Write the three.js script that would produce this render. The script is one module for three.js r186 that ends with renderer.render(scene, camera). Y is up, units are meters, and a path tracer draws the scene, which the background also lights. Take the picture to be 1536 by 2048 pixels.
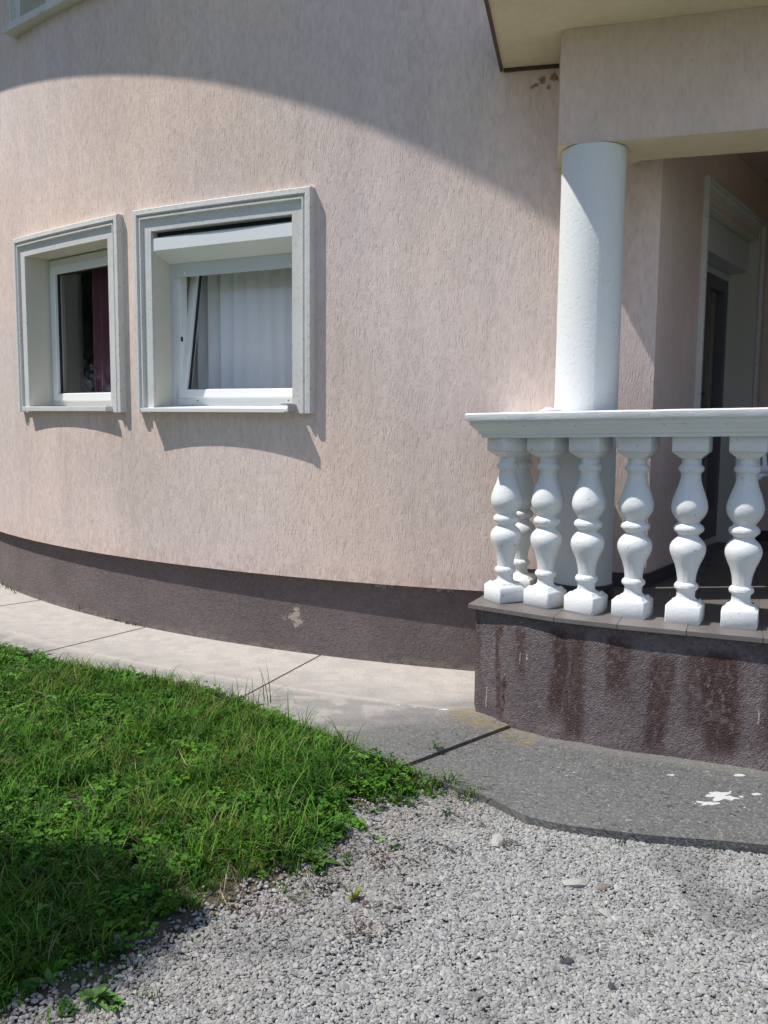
import * as THREE from 'three';
import { mergeGeometries, toCreasedNormals } from 'three/addons/utils/BufferGeometryUtils.js';
import { RoundedBoxGeometry } from 'three/addons/geometries/RoundedBoxGeometry.js';

// ---------------------------------------------------------------- camera, sky, sun, exposure
const scene = new THREE.Scene();
const camera = new THREE.PerspectiveCamera(60.66, 768 / 1024, 0.05, 300);
camera.position.set(0, 1.4, 0);
camera.rotation.order = 'YXZ';
camera.rotation.set(-Math.atan(186 / 1750), 0, THREE.MathUtils.degToRad(0.5));

const renderer = new THREE.WebGLRenderer({ antialias: true });
renderer.toneMapping = THREE.LinearToneMapping;
renderer.toneMappingExposure = 1.36;
renderer.shadowMap.enabled = true;

const SUN = new THREE.Vector3(-0.4973, 0.866, 0.0523).normalize();
const sun = new THREE.DirectionalLight(new THREE.Color(1, 0.965, 0.905), 3.7);
sun.position.copy(SUN).multiplyScalar(30).add(new THREE.Vector3(0, 0, -4));
sun.target.position.set(0, 0, -4);
sun.castShadow = true;
sun.shadow.mapSize.set(4096, 4096);
Object.assign(sun.shadow.camera, { left: -12, right: 12, top: 12, bottom: -12, near: 1, far: 60 });
scene.add(sun, sun.target);

// ---------------------------------------------------------------- noise and random
let seed = 7;
const rnd = () => { seed = (seed + 0x6D2B79F5) | 0; let t = Math.imul(seed ^ (seed >>> 15), 1 | seed); t = (t + Math.imul(t ^ (t >>> 7), 61 | t)) ^ t; return ((t ^ (t >>> 14)) >>> 0) / 4294967296; };
const rr = (a, b) => a + (b - a) * rnd();
const hash = (x, y, s) => { let h = Math.imul(x, 374761393) ^ Math.imul(y, 668265263) ^ Math.imul(s, 974634777); h = Math.imul(h ^ (h >>> 13), 1274126177); return ((h ^ (h >>> 16)) >>> 0) / 4294967296; };
function vnoise(x, y, s = 0, per = 0) {
  let xi = Math.floor(x), yi = Math.floor(y); const fx = x - xi, fy = y - yi;
  const u = fx * fx * (3 - 2 * fx), v = fy * fy * (3 - 2 * fy);
  let x1 = xi + 1, y1 = yi + 1;
  if (per) { xi = ((xi % per) + per) % per; x1 = ((x1 % per) + per) % per; yi = ((yi % per) + per) % per; y1 = ((y1 % per) + per) % per; }
  const a = hash(xi, yi, s), b = hash(x1, yi, s), c = hash(xi, y1, s), d = hash(x1, y1, s);
  return a + (b - a) * u + (c - a) * v + (a - b - c + d) * u * v;
}
function fbm(x, y, s = 0, o = 4, per = 0) { let t = 0, a = 0.5, n = 0; for (let i = 0; i < o; i++) { t += a * vnoise(x, y, s + i * 17, per); n += a; a *= 0.5; x *= 2; y *= 2; per *= 2; } return t / n; }
const sm = (a, b, x) => { const t = Math.min(1, Math.max(0, (x - a) / (b - a))); return t * t * (3 - 2 * t); };
const mix = (a, b, t) => a + (b - a) * t;
const mix3 = (a, b, t) => [mix(a[0], b[0], t), mix(a[1], b[1], t), mix(a[2], b[2], t)];
const toS = c => { c = Math.min(1, Math.max(0, c)); return Math.round(255 * (c <= 0.0031308 ? 12.92 * c : 1.055 * Math.pow(c, 1 / 2.4) - 0.055)); };

// ---------------------------------------------------------------- sky
{
  const w = 512, h = 256, data = new Float32Array(w * h * 4);
  for (let j = 0; j < h; j++) for (let i = 0; i < w; i++) {
    const el = ((j + 0.5) / h - 0.5) * Math.PI, s = Math.max(0, Math.sin(el));
    const az = (i + 0.5) / w * 2 * Math.PI;
    const t = Math.pow(s, 0.55);
    let c = mix3([0.60, 0.72, 0.88], [0.18, 0.35, 0.74], t);
    const px = Math.cos(az) * 3 / (s + 0.35), pz = Math.sin(az) * 3 / (s + 0.35);
    const cl = sm(0.52, 0.78, fbm(px + 9, pz + 4, 3, 5)) * sm(0, 0.15, s) * 0.55;
    c = mix3(c, [0.86, 0.88, 0.92], cl);
    const k = el < 0 ? 0.35 : 0.62;
    const q = (j * w + i) * 4; data[q] = c[0] * k; data[q + 1] = c[1] * k; data[q + 2] = c[2] * k; data[q + 3] = 1;
  }
  const sky = new THREE.DataTexture(data, w, h, THREE.RGBAFormat, THREE.FloatType);
  sky.mapping = THREE.EquirectangularReflectionMapping; sky.magFilter = THREE.LinearFilter; sky.minFilter = THREE.LinearFilter; sky.needsUpdate = true;
  scene.background = sky; scene.environment = sky;
}

// ---------------------------------------------------------------- textures and materials
function colourTex(w, h, fn, repeat = true) {
  const d = new Uint8Array(w * h * 4);
  for (let j = 0; j < h; j++) for (let i = 0; i < w; i++) { const c = fn((i + 0.5) / w, (j + 0.5) / h), q = (j * w + i) * 4; d[q] = toS(c[0]); d[q + 1] = toS(c[1]); d[q + 2] = toS(c[2]); d[q + 3] = 255; }
  return finish(new THREE.DataTexture(d, w, h), true, repeat);
}
function heightTex(w, h, src, repeat = true) {
  const d = new Uint8Array(w * h * 4);
  for (let j = 0; j < h; j++) for (let i = 0; i < w; i++) { const v = typeof src === 'function' ? src((i + 0.5) / w, (j + 0.5) / h) : src[j * w + i]; const b = Math.max(0, Math.min(255, Math.round(v * 255))), q = (j * w + i) * 4; d[q] = d[q + 1] = d[q + 2] = b; d[q + 3] = 255; }
  return finish(new THREE.DataTexture(d, w, h), false, repeat);
}
function finish(t, srgb, repeat) {
  t.magFilter = THREE.LinearFilter; t.minFilter = THREE.LinearMipmapLinearFilter; t.generateMipmaps = true;
  t.wrapS = t.wrapT = repeat ? THREE.RepeatWrapping : THREE.ClampToEdgeWrapping;
  if (srgb) t.colorSpace = THREE.SRGBColorSpace; t.needsUpdate = true; return t;
}
const metres = (t, sx, sy = sx, ox = 0, oy = 0) => { const c = t.clone(); c.needsUpdate = true; c.repeat.set(1 / sx, 1 / sy); c.offset.set(ox, oy); return c; };
const lin = (r, g, b) => new THREE.Color().setRGB(r, g, b);
const mat = (c, rough = 0.85, extra = {}) => new THREE.MeshStandardMaterial({ color: Array.isArray(c) ? lin(...c) : c, roughness: rough, side: THREE.DoubleSide, ...extra });

// scratched render: short vertical worm grooves, tile of 3 m
const STUCCO_N = 2048;
const stuccoHeight = new Float32Array(STUCCO_N * STUCCO_N);
{
  const N = STUCCO_N, M = N - 1;
  for (let j = 0; j < N; j++) for (let i = 0; i < N; i++) stuccoHeight[j * N + i] = 0.66 + 0.16 * (fbm(i / N * 256, j / N * 128, 5, 2, 128) - 0.5) + 0.10 * (vnoise(i / N * 512, j / N * 256, 8, 256) - 0.5);
  for (let k = 0; k < 12000; k++) {
    let x = rnd() * N; const y0 = Math.floor(rnd() * N), big = rnd() < 0.28, L = big ? rr(14, 52) : rr(4, 18), wd = big ? rr(1.4, 2.5) : rr(1.0, 1.9), dep = big ? rr(0.35, 0.62) : rr(0.15, 0.4);
    let drift = rr(-0.12, 0.12);
    for (let t = 0; t < L; t++) {
      drift += rr(-0.05, 0.05); drift *= 0.96; x += drift;
      const prof = Math.sin(Math.PI * Math.min(1, (t + 1.5) / (L + 2))), r = Math.ceil(wd + 1);
      for (let q = -r; q <= r; q++) { const g = Math.max(0, 1 - Math.abs(q + Math.floor(x) - x) / wd); if (g <= 0) continue; const id = ((y0 + t) & M) * N + ((Math.floor(x) + q) & M); stuccoHeight[id] = Math.min(stuccoHeight[id], 0.66 - dep * Math.pow(prof, 0.5) * Math.min(1, g * 1.6)); }
    }
  }
}
const stuccoBump = heightTex(STUCCO_N, STUCCO_N, stuccoHeight);
const roughHeight = heightTex(1024, 1024, (u, v) => { const a = fbm(u * 128, v * 128, 31, 3, 128); const b = fbm(u * 32, v * 32, 33, 3, 32); return 0.7 * a + 0.3 * b; });
const pitHeight = (() => { // round and short pits in every direction, tile of 0.9 m
  const N = 1024, h = new Float32Array(N * N); for (let j = 0; j < N; j++) for (let i = 0; i < N; i++) h[j * N + i] = 0.6 + 0.25 * (fbm(i / N * 64, j / N * 64, 36, 3, 64) - 0.5);
  for (let k = 0; k < 900; k++) { let x = rnd() * N, y = rnd() * N, a = rnd() * 6.28; const L = rr(3, 15), w = rr(1.5, 3), d = rr(0.2, 0.55); for (let t = 0; t < L; t++) { a += rr(-0.3, 0.3); x += Math.cos(a); y += Math.sin(a); for (let q = -3; q <= 3; q++) for (let p = -3; p <= 3; p++) { const e = Math.hypot(p, q); if (e < w) { const id = ((Math.floor(y) + q + N) % N) * N + (Math.floor(x) + p + N) % N; h[id] = Math.min(h[id], 0.6 - d * (1 - e / w)); } } } }
  return heightTex(N, N, h);
})();
const softHeight = heightTex(1024, 1024, (u, v) => 0.65 * fbm(u * 16, v * 16, 41, 4, 16) + 0.25 * Math.abs(fbm(u * 24, v * 48, 43, 4, 24) - 0.5) * 2 + 0.1 * vnoise(u * 256, v * 256, 44, 256));

const PEACH = [0.81, 0.645, 0.565];
function peach(x, y) {               // x along the wall, y up, metres
  const n = fbm(x * 1.3, y * 0.9, 51, 4), s = fbm(x * 9, y * 0.7, 53, 3), g = fbm(x * 60, y * 25, 55, 2);
  const k = 0.92 + 0.16 * (n - 0.5) * 2 + 0.07 * (s - 0.5) * 2 + 0.10 * (g - 0.5) * 2;
  const warm = 0.5 + (fbm(x * 1.1 + 20, y * 1.1, 57, 4) - 0.5) * 3.2;
  return [PEACH[0] * k * (0.985 + 0.03 * warm), PEACH[1] * k, PEACH[2] * k * (1.03 - 0.06 * warm)];
}
const CX = 2.4313, CZ = -11.7463, R = 7.2781, D2R = Math.PI / 180;
const WX0 = -9.6, WXL = 12, WYL = 5.6;
const wallColour = colourTex(2048, 1024, (u, v) => {
  const x = WX0 + u * WXL, y = v * WYL; let c = peach(x, y);
  // dirty spots under the porch slab
  for (const [sx, sy, sr] of [[-1.66, 3.12, 0.022], [-1.60, 3.13, 0.026], [-1.69, 3.10, 0.012], [-1.625, 3.085, 0.014], [-1.575, 3.115, 0.015], [-1.56, 3.14, 0.02], [-1.71, 3.09, 0.009]]) {
    const d = Math.hypot(x - sx, y - sy) + 0.02 * (fbm(x * 80, y * 80, 61, 2) - 0.5);
    c = mix3(c, [0.14, 0.075, 0.055], 0.75 * sm(sr, sr * 0.5, d));
  }
  // splashed lower rim with grains of dirt
  const rim = sm(0.62, 0.47, y + 0.12 * (fbm(x * 5, y * 4, 63, 4) - 0.5));
  c = mix3(c, [0.50, 0.32, 0.22], rim * 0.38 * sm(0.35, 0.7, fbm(x * 40, y * 30, 64, 3)));
  return c;
}, false);
const wallMat = mat(0xffffff, 0.92, { map: metres(wallColour, WXL, WYL, -WX0 / WXL, 0), bumpMap: metres(stuccoBump, 2.05), bumpScale: 0.0036 });
const peachTile = colourTex(1024, 1024, (u, v) => { const n = fbm(u * 8, v * 8, 71, 5, 8), g = fbm(u * 160, v * 80, 72, 2, 80); const k = 0.9 + 0.2 * (n - 0.5) + 0.12 * (g - 0.5); return PEACH.map(c => c * k); });
const porchWallMat = mat(0xffffff, 0.92, { map: metres(peachTile, 2.5), bumpMap: metres(stuccoBump, 2.05), bumpScale: 0.0032 });
const cream = colourTex(512, 512, (u, v) => { const n = fbm(u * 6, v * 6, 81, 5, 6), g = fbm(u * 90, v * 90, 82, 2, 90); const k = 0.9 + 0.2 * (n - 0.5) + 0.1 * (g - 0.5); return [0.74 * k, 0.625 * k, 0.435 * k]; });
const creamMat = mat(0xffffff, 0.9, { map: metres(cream, 2), bumpMap: metres(roughHeight, 0.8), bumpScale: 0.002 });
const trimTex = colourTex(512, 512, (u, v) => { const n = fbm(u * 8, v * 8, 91, 5, 8), g = fbm(u * 64, v * 64, 92, 3, 64); const k = 0.92 + 0.14 * (n - 0.5); const c = [0.70 * k, 0.685 * k, 0.65 * k]; return g > 0.74 ? mix3(c, [0.36, 0.34, 0.30], 0.5) : c; });
const trimMat = mat(0xffffff, 0.8, { map: metres(trimTex, 1), bumpMap: metres(softHeight, 0.35), bumpScale: 0.0014 });
const revealMat = mat([0.66, 0.63, 0.54], 0.85, { bumpMap: metres(softHeight, 0.5), bumpScale: 0.003 });
const pvc = mat([0.80, 0.81, 0.80], 0.32);
const pvcGrey = mat([0.62, 0.64, 0.64], 0.4);
const gasket = mat([0.02, 0.02, 0.022], 0.6);
const sillMetal = mat([0.80, 0.80, 0.78], 0.35);
const glass = new THREE.MeshPhysicalMaterial({ color: 0xffffff, roughness: 0.0, transmission: 1, thickness: 0, ior: 1.52, side: THREE.DoubleSide });
const whitePaintTex = colourTex(512, 512, (u, v) => {
  const n = fbm(u * 8, v * 8, 101, 5, 8), k = 0.95 + 0.10 * (n - 0.5); let c = [0.775 * k, 0.785 * k, 0.775 * k];
  const ch = fbm(u * 32, v * 32, 103, 4, 32); c = mix3(c, [0.30, 0.28, 0.25], sm(0.80, 0.83, ch) * 0.6); return c;
});
const whitePaint = mat(0xffffff, 0.55, { map: metres(whitePaintTex, 0.6), bumpMap: metres(softHeight, 0.14), bumpScale: 0.0012 });
const columnMat = mat([0.765, 0.775, 0.77], 0.8, { bumpMap: metres(pitHeight, 0.9), bumpScale: 0.0032 });
const tileTex = colourTex(512, 512, (u, v) => { const n = fbm(u * 10, v * 10, 111, 5, 10), g = fbm(u * 120, v * 120, 112, 2, 120); const k = 0.85 + 0.3 * (n - 0.5) + 0.2 * (g - 0.5); return [0.195 * k, 0.172 * k, 0.158 * k]; });
const tileMats = [0.92, 1.0, 1.1].map(k => mat([k, k, k], 0.42, { map: metres(tileTex, 0.7), bumpMap: metres(roughHeight, 0.4), bumpScale: 0.0006 }));
const skirtMat = mat([0.07, 0.06, 0.062], 0.3);
const brownEdge = mat([0.075, 0.045, 0.035], 0.6);
const darkVoid = mat([0.03, 0.028, 0.03], 0.9);

// ---------------------------------------------------------------- geometry helpers
function geo(pos, idx, uv) { const g = new THREE.BufferGeometry(); g.setAttribute('position', new THREE.Float32BufferAttribute(pos, 3)); g.setAttribute('uv', new THREE.Float32BufferAttribute(uv || new Array(pos.length / 3 * 2).fill(0), 2)); g.setIndex(idx); g.computeVertexNormals(); return g; }
function grid(nu, nv, fn) { // fn(u, v) -> [x, y, z, U, V]
  const p = [], t = [], id = [];
  for (let j = 0; j <= nv; j++) for (let i = 0; i <= nu; i++) { const a = fn(i / nu, j / nv); p.push(a[0], a[1], a[2]); t.push(a[3] ?? 0, a[4] ?? 0); }
  for (let j = 0; j < nv; j++) for (let i = 0; i < nu; i++) { const a = j * (nu + 1) + i, b = a + 1, c = a + nu + 1, d = c + 1; id.push(a, b, d, a, d, c); }
  return geo(p, id, t);
}
const join = list => { const l = list.map(g => { const n = g.index ? g.toNonIndexed() : g; for (const k of Object.keys(n.attributes)) if (!['position', 'normal', 'uv'].includes(k)) n.deleteAttribute(k); return n; }); return l.length === 1 ? l[0] : mergeGeometries(l); };
function metreUV(g) { // box projection in metres
  const n = g.index ? g.toNonIndexed() : g; n.computeVertexNormals === undefined; const p = n.attributes.position, m = n.attributes.normal, uv = [];
  for (let i = 0; i < p.count; i++) { const x = Math.abs(m.getX(i)), y = Math.abs(m.getY(i)), z = Math.abs(m.getZ(i)); if (y > x && y > z) uv.push(p.getX(i), p.getZ(i)); else if (x > z) uv.push(p.getZ(i), p.getY(i)); else uv.push(p.getX(i), p.getY(i)); }
  n.setAttribute('uv', new THREE.Float32BufferAttribute(uv, 2)); return n;
}
const rbox = (w, h, d, x, y, z, r = 0.003, s = 1) => { const g = new RoundedBoxGeometry(w, h, d, s, Math.min(r, w / 2.01, h / 2.01, d / 2.01)); g.translate(x, y, z); return metreUV(g); };
const box = (w, h, d, x, y, z) => { const g = new THREE.BoxGeometry(w, h, d); g.translate(x, y, z); return metreUV(g); };
function prism(poly, y0, y1, off = () => 0, planUV = false) { // plan polygon [[x, z]...] between two heights; off shifts the heights
  const P = poly.map(([x, z]) => new THREE.Vector2(x, -z)); const area = THREE.ShapeUtils.area(P); const pts = area < 0 ? P.slice().reverse() : P;
  const tri = THREE.ShapeUtils.triangulateShape(pts, []), pos = [], uv = [];
  const push = (x, y, z, u, v) => { pos.push(x, y, z); uv.push(u, v); };
  for (const [a, b, c] of tri) {
    for (const k of [a, b, c]) push(pts[k].x, y1 + off(pts[k].x, -pts[k].y), -pts[k].y, pts[k].x, -pts[k].y);
    for (const k of [a, c, b]) push(pts[k].x, y0 + off(pts[k].x, -pts[k].y), -pts[k].y, pts[k].x, -pts[k].y);
  }
  let s = 0;
  for (let i = 0; i < pts.length; i++) {
    const a = pts[i], b = pts[(i + 1) % pts.length], L = a.distanceTo(b), oa = off(a.x, -a.y), ob = off(b.x, -b.y);
    for (const [q, y, o, u] of [[a, y0, oa, s], [b, y0, ob, s + L], [b, y1, ob, s + L], [a, y0, oa, s], [b, y1, ob, s + L], [a, y1, oa, s]]) planUV ? push(q.x, y + o, -q.y, q.x + (y - y1) * 0.6, -q.y + (y - y1) * 1.3) : push(q.x, y + o, -q.y, u, y);
    s += L;
  }
  const g = new THREE.BufferGeometry(); g.setAttribute('position', new THREE.Float32BufferAttribute(pos, 3)); g.setAttribute('uv', new THREE.Float32BufferAttribute(uv, 2)); g.computeVertexNormals(); return g;
}
function sweep(path, profile, lift = () => 0) { // path [[x, z]...]; profile [[outward, y]...] closed; outward is left of travel
  const n = path.length, m = profile.length, pos = [], uv = [], idx = [];
  let s = 0;
  for (let i = 0; i < n; i++) {
    const p = path[i], a = path[Math.max(0, i - 1)], b = path[Math.min(n - 1, i + 1)];
    const d0 = norm2(i ? [p[0] - a[0], p[1] - a[1]] : [b[0] - p[0], b[1] - p[1]]), d1 = norm2(i < n - 1 ? [b[0] - p[0], b[1] - p[1]] : [p[0] - a[0], p[1] - a[1]]);
    const n0 = [-d0[1], d0[0]], n1 = [-d1[1], d1[0]], h = norm2([n0[0] + n1[0], n0[1] + n1[1]]), k = 1 / Math.max(0.3, h[0] * n0[0] + h[1] * n0[1]);
    if (i) s += Math.hypot(p[0] - a[0], p[1] - a[1]);
    let t = 0;
    for (let j = 0; j <= m; j++) { const q = profile[j % m]; if (j) t += Math.hypot(q[0] - profile[j - 1][0], q[1] - profile[j - 1][1]); const x = p[0] + h[0] * k * q[0], z = p[1] + h[1] * k * q[0]; pos.push(x, q[1] + lift(x, z), z); uv.push(s, t); }
  }
  for (let i = 0; i < n - 1; i++) for (let j = 0; j < m; j++) { const a = i * (m + 1) + j, b = a + 1, c = a + m + 1, d = c + 1; idx.push(a, c, d, a, d, b); }
  for (const e of [0, n - 1]) for (const [a, b, c] of THREE.ShapeUtils.triangulateShape(profile.map(q => new THREE.Vector2(q[0], q[1])), [])) idx.push(e * (m + 1) + a, e * (m + 1) + b, e * (m + 1) + c);
  return toCreasedNormals(geo(pos, idx, uv), 0.5);
}
const norm2 = v => { const l = Math.hypot(v[0], v[1]) || 1; return [v[0] / l, v[1] / l]; };
function ring(w, h, bar, d, x, y, z, bev = 0.004) { // rectangular frame in the xy plane, lower left at x - w/2, y; bar may be [side, top, bottom]
  const [bs, bt, bb] = Array.isArray(bar) ? bar : [bar, bar, bar];
  const s = new THREE.Shape([[-w / 2, 0], [w / 2, 0], [w / 2, h], [-w / 2, h]].map(a => new THREE.Vector2(...a)));
  s.holes.push(new THREE.Path([[-w / 2 + bs, bb], [-w / 2 + bs, h - bt], [w / 2 - bs, h - bt], [w / 2 - bs, bb]].map(a => new THREE.Vector2(...a))));
  const g = new THREE.ExtrudeGeometry(s, { depth: d - 2 * bev, bevelEnabled: true, bevelThickness: bev, bevelSize: bev, bevelOffset: -bev, bevelSegments: 1 });
  g.translate(x, y, z + bev); return metreUV(g);
}
function surroundGeo(w, y0, y1, prof, radius = 0) { // architrave: profile swept up the left, over the head and down the right; radius lets it follow a round wall
  const pos = [], idx = [], uv = [], m = prof.length, N = 10, st = [], lens = [];
  st.push(d => [-w / 2 + d, y0]); lens.push(0);
  for (let k = 0; k <= N; k++) { st.push(d => [mix(-w / 2 + d, w / 2 - d, k / N), y1 - d]); lens.push(y1 - y0 + w * k / N); }
  st.push(d => [w / 2 - d, y0]); lens.push(2 * (y1 - y0) + w);
  st.forEach((f, i) => { let t = 0; prof.forEach((q, j) => { const [x, y] = f(q[0]); if (j) t += Math.hypot(q[0] - prof[j - 1][0], q[1] - prof[j - 1][1]); pos.push(x, y, q[1] - (radius ? x * x / (2 * radius) : 0)); uv.push(lens[i], t); }); });
  const S = st.length;
  for (let i = 0; i < S - 1; i++) for (let j = 0; j < m - 1; j++) { const a = i * m + j, b = a + 1, c = a + m, d = c + 1; idx.push(a, c, d, a, d, b); }
  for (const e of [0, S - 1]) for (const [a, b, c] of THREE.ShapeUtils.triangulateShape(prof.map(q => new THREE.Vector2(q[0], q[1])), [])) idx.push(e * m + a, e * m + b, e * m + c);
  return toCreasedNormals(geo(pos, idx, uv), 0.35);
}
// ---------------------------------------------------------------- scene graph helpers
const taken = new Map();
const numbered = n => { const k = taken.get(n) || 0; taken.set(n, k + 1); return k ? `${n}_${String(k).padStart(3, '0')}` : n; };
function tag(o, label, category, group, kind) { o.userData = {}; if (label) o.userData.label = label; if (category) o.userData.category = category; if (group) o.userData.group = group; if (kind) o.userData.kind = kind; return o; }
function thing(name, label, category, base = [0, 0, 0], group, kind) { const o = new THREE.Group(); o.name = numbered(name); o.position.set(...base); scene.add(o); return tag(o, label, category, group, kind); }
function mesh(name, g, m) { const o = new THREE.Mesh(g, m); o.name = name; o.castShadow = o.receiveShadow = true; return o; }
function part(parent, name, g, m, label) { const o = mesh(name, g, m); if (label) o.userData.label = label; parent.add(o); return o; }
function wpart(parent, name, g, m, label) { const b = parent.position; g.translate(-b.x, -b.y, -b.z); return part(parent, name, g, m, label); } // geometry given in world metres
function solo(name, g, m, label, category, group, kind) { const o = mesh(numbered(name), g, m); scene.add(o); return tag(o, label, category, group, kind); }

// ---------------------------------------------------------------- ground
const GY = -0.046; // gravel bed
const groundTex = colourTex(1024, 1024, (u, v) => { const n = fbm(u * 16, v * 16, 121, 5, 16), g = fbm(u * 256, v * 256, 122, 2, 256); return mix3([0.05, 0.085, 0.028], [0.13, 0.12, 0.06], sm(0.35, 0.75, n) * 0.7).map(c => c * (0.7 + 0.6 * g)); });
solo('ground', (() => { const g = new THREE.PlaneGeometry(160, 160); g.rotateX(-Math.PI / 2); g.translate(0, GY - 0.045, -4); const uv = g.attributes.uv; for (let i = 0; i < uv.count; i++) uv.setXY(i, uv.getX(i) * 160, uv.getY(i) * 160); return g; })(), mat(0xffffff, 0.95, { map: metres(groundTex, 6) }), 'open grassy ground stretching away round the house', 'ground', null, 'structure');
// boundary of lawn and gravel in plan (lawn lies to the left)
const LAWN_EDGE = [[0.40, -3.23], [0.261, -3.197], [0.07, -3.12], [-0.078, -3.04], [-0.10, -2.875], [-0.20, -2.613], [-0.33, -2.50], [-0.464, -2.391], [-0.53, -2.28], [-0.60, -2.13], [-0.68, -2.03], [-0.82, -1.93], [-1.2, -1.6], [-1.6, -0.6], [-1.7, 3]];
const inPoly = (x, z, P) => { let c = false; for (let i = 0, j = P.length - 1; i < P.length; j = i++) if ((P[i][1] > z) !== (P[j][1] > z) && x < (P[j][0] - P[i][0]) * (z - P[i][1]) / (P[j][1] - P[i][1]) + P[i][0]) c = !c; return c; };
const dLine = (x, z, L) => { let b = 9; for (let i = 0; i < L.length - 1; i++) { const [ax, az] = L[i], [bx, bz] = L[i + 1], dx = bx - ax, dz = bz - az, t = Math.max(0, Math.min(1, ((x - ax) * dx + (z - az) * dz) / (dx * dx + dz * dz))); b = Math.min(b, Math.hypot(x - ax - dx * t, z - az - dz * t)); } return b; };
const OUT = 8.21; // outer radius of the paving ring
const polar = (th, r) => [CX + Math.sin(th * D2R) * r, CZ + Math.cos(th * D2R) * r];
const LAWN = [...LAWN_EDGE, [-8, 3], [-8, -9], polar(-62, OUT - 0.1), polar(-50, OUT - 0.1), polar(-40, OUT - 0.1), polar(-32, OUT - 0.1), polar(-24, OUT - 0.1), [-0.42, -3.9], [0.02, -3.42]];
const lawnSigned = (x, z) => (inPoly(x, z, LAWN) ? 1 : -1) * dLine(x, z, LAWN_EDGE);
const bedTex = colourTex(1024, 1024, (u, v) => {
  const x = -2.5 + u * 5.5, z = -4 + v * 3.5, d = lawnSigned(x, z) + 0.18 * (fbm(x * 5, z * 5, 131, 4) - 0.5), g = fbm(x * 60, z * 60, 132, 3);
  const grav = mix3([0.20, 0.195, 0.185], [0.31, 0.305, 0.29], g), soil = mix3([0.06, 0.045, 0.03], [0.13, 0.10, 0.065], g);
  return mix3(grav, soil, sm(-0.10, 0.04, d));
}, false);
const bedHeight = (x, z) => { const d = lawnSigned(x, z); return GY + 0.046 * sm(-0.15, 0.35, d) + 0.012 * (fbm(x * 3, z * 3, 133, 3) - 0.5); };
solo('gravel_bed', grid(110, 90, (u, v) => { const x = -2.5 + u * 5.5, z = -4 + v * 3.5; return [x, bedHeight(x, z) - 0.008, z, u, v]; }), mat(0xffffff, 0.95, { map: bedTex, bumpMap: (() => { const t = roughHeight.clone(); t.needsUpdate = true; t.repeat.set(12, 8); return t; })(), bumpScale: 0.004 }), 'soil and fine grit underlying lawn and gravel yard', 'soil', null, 'structure');

// ---------------------------------------------------------------- pavement apron
const PAVE_DROP = x => x > 0.58 ? -0.012 : 0; // the slab round the porch has sunk a little
const BASE_R = R - 0.05;
const E = [[0.68, -4.72], [0.403, -4.086], [0.47, -4.027], [0.54, -3.97], [0.642, -3.891], [0.757, -3.815], [0.85, -3.764], [0.939, -3.719], [1.04, -3.675], [1.133, -3.637], [1.266, -3.582], [1.405, -3.525], [1.544, -3.469], [1.82, -3.36], [2.1, -3.255], [2.4, -3.16], [2.7, -3.08], [3.0, -3.02], [3.4, -2.96]];
const inset = (P, d) => P.map((p, i) => { const a = P[Math.max(0, i - 1)], b = P[Math.min(P.length - 1, i + 1)], t0 = norm2([p[0] - a[0], p[1] - a[1]]), t1 = norm2([b[0] - p[0], b[1] - p[1]]); const A = i ? t0 : t1, B = i < P.length - 1 ? t1 : t0, n = norm2([-(A[1] + B[1]), A[0] + B[0]]), k = 1 / Math.max(0.4, n[0] * -A[1] + n[1] * A[0]); return [p[0] + n[0] * d * k, p[1] + n[1] * d * k]; });
// travelling along E from the house to the right, [-dz, dx] points outward? keep the sign that moves away from the porch
const E_BASE = inset(E, -0.03 * Math.sign((() => { const q = inset(E, 1)[8]; return q[1] > E[8][1] ? 1 : -1; })()));
const arc = (a, b, r, n) => Array.from({ length: n + 1 }, (_, i) => polar(a + (b - a) * i / n, r));
const paveOuter = [[0.06, -3.40], [0.22, -3.30], [0.392, -3.177], [0.517, -3.013], [0.60, -2.962], [0.679, -2.932], [0.80, -2.90], [0.923, -2.870], [1.04, -2.852], [1.166, -2.832], [1.301, -2.807], [1.7, -2.74], [2.3, -2.62], [3.4, -2.45]];
const slabs = [
  [...arc(-62, -44.45, BASE_R - 0.02, 12), ...arc(-44.45, -62, OUT, 12)],
  [...arc(-44.3, -33.87, BASE_R - 0.02, 8), ...arc(-33.87, -44.3, OUT, 8)],
  [...arc(-33.75, -22.86, BASE_R - 0.02, 8), ...arc(-22.86, -33.75, OUT, 8)],
  [...arc(-22.76, -14.2, BASE_R - 0.02, 6), [0.66, -4.6], [0.52, -4.10], [0.585, -3.915], [0.536, -3.868], [0.055, -3.404], [-0.40, -3.84], ...arc(-23.3, -22.76, OUT, 1)],
  [[0.544, -3.860], [0.595, -3.908], [0.72, -3.95], [1.0, -3.80], [1.6, -3.55], [2.4, -3.26], [3.4, -3.0], ...paveOuter.slice().reverse().map((p, i, a) => i === a.length - 1 ? [0.064, -3.396] : p)],
];
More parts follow.
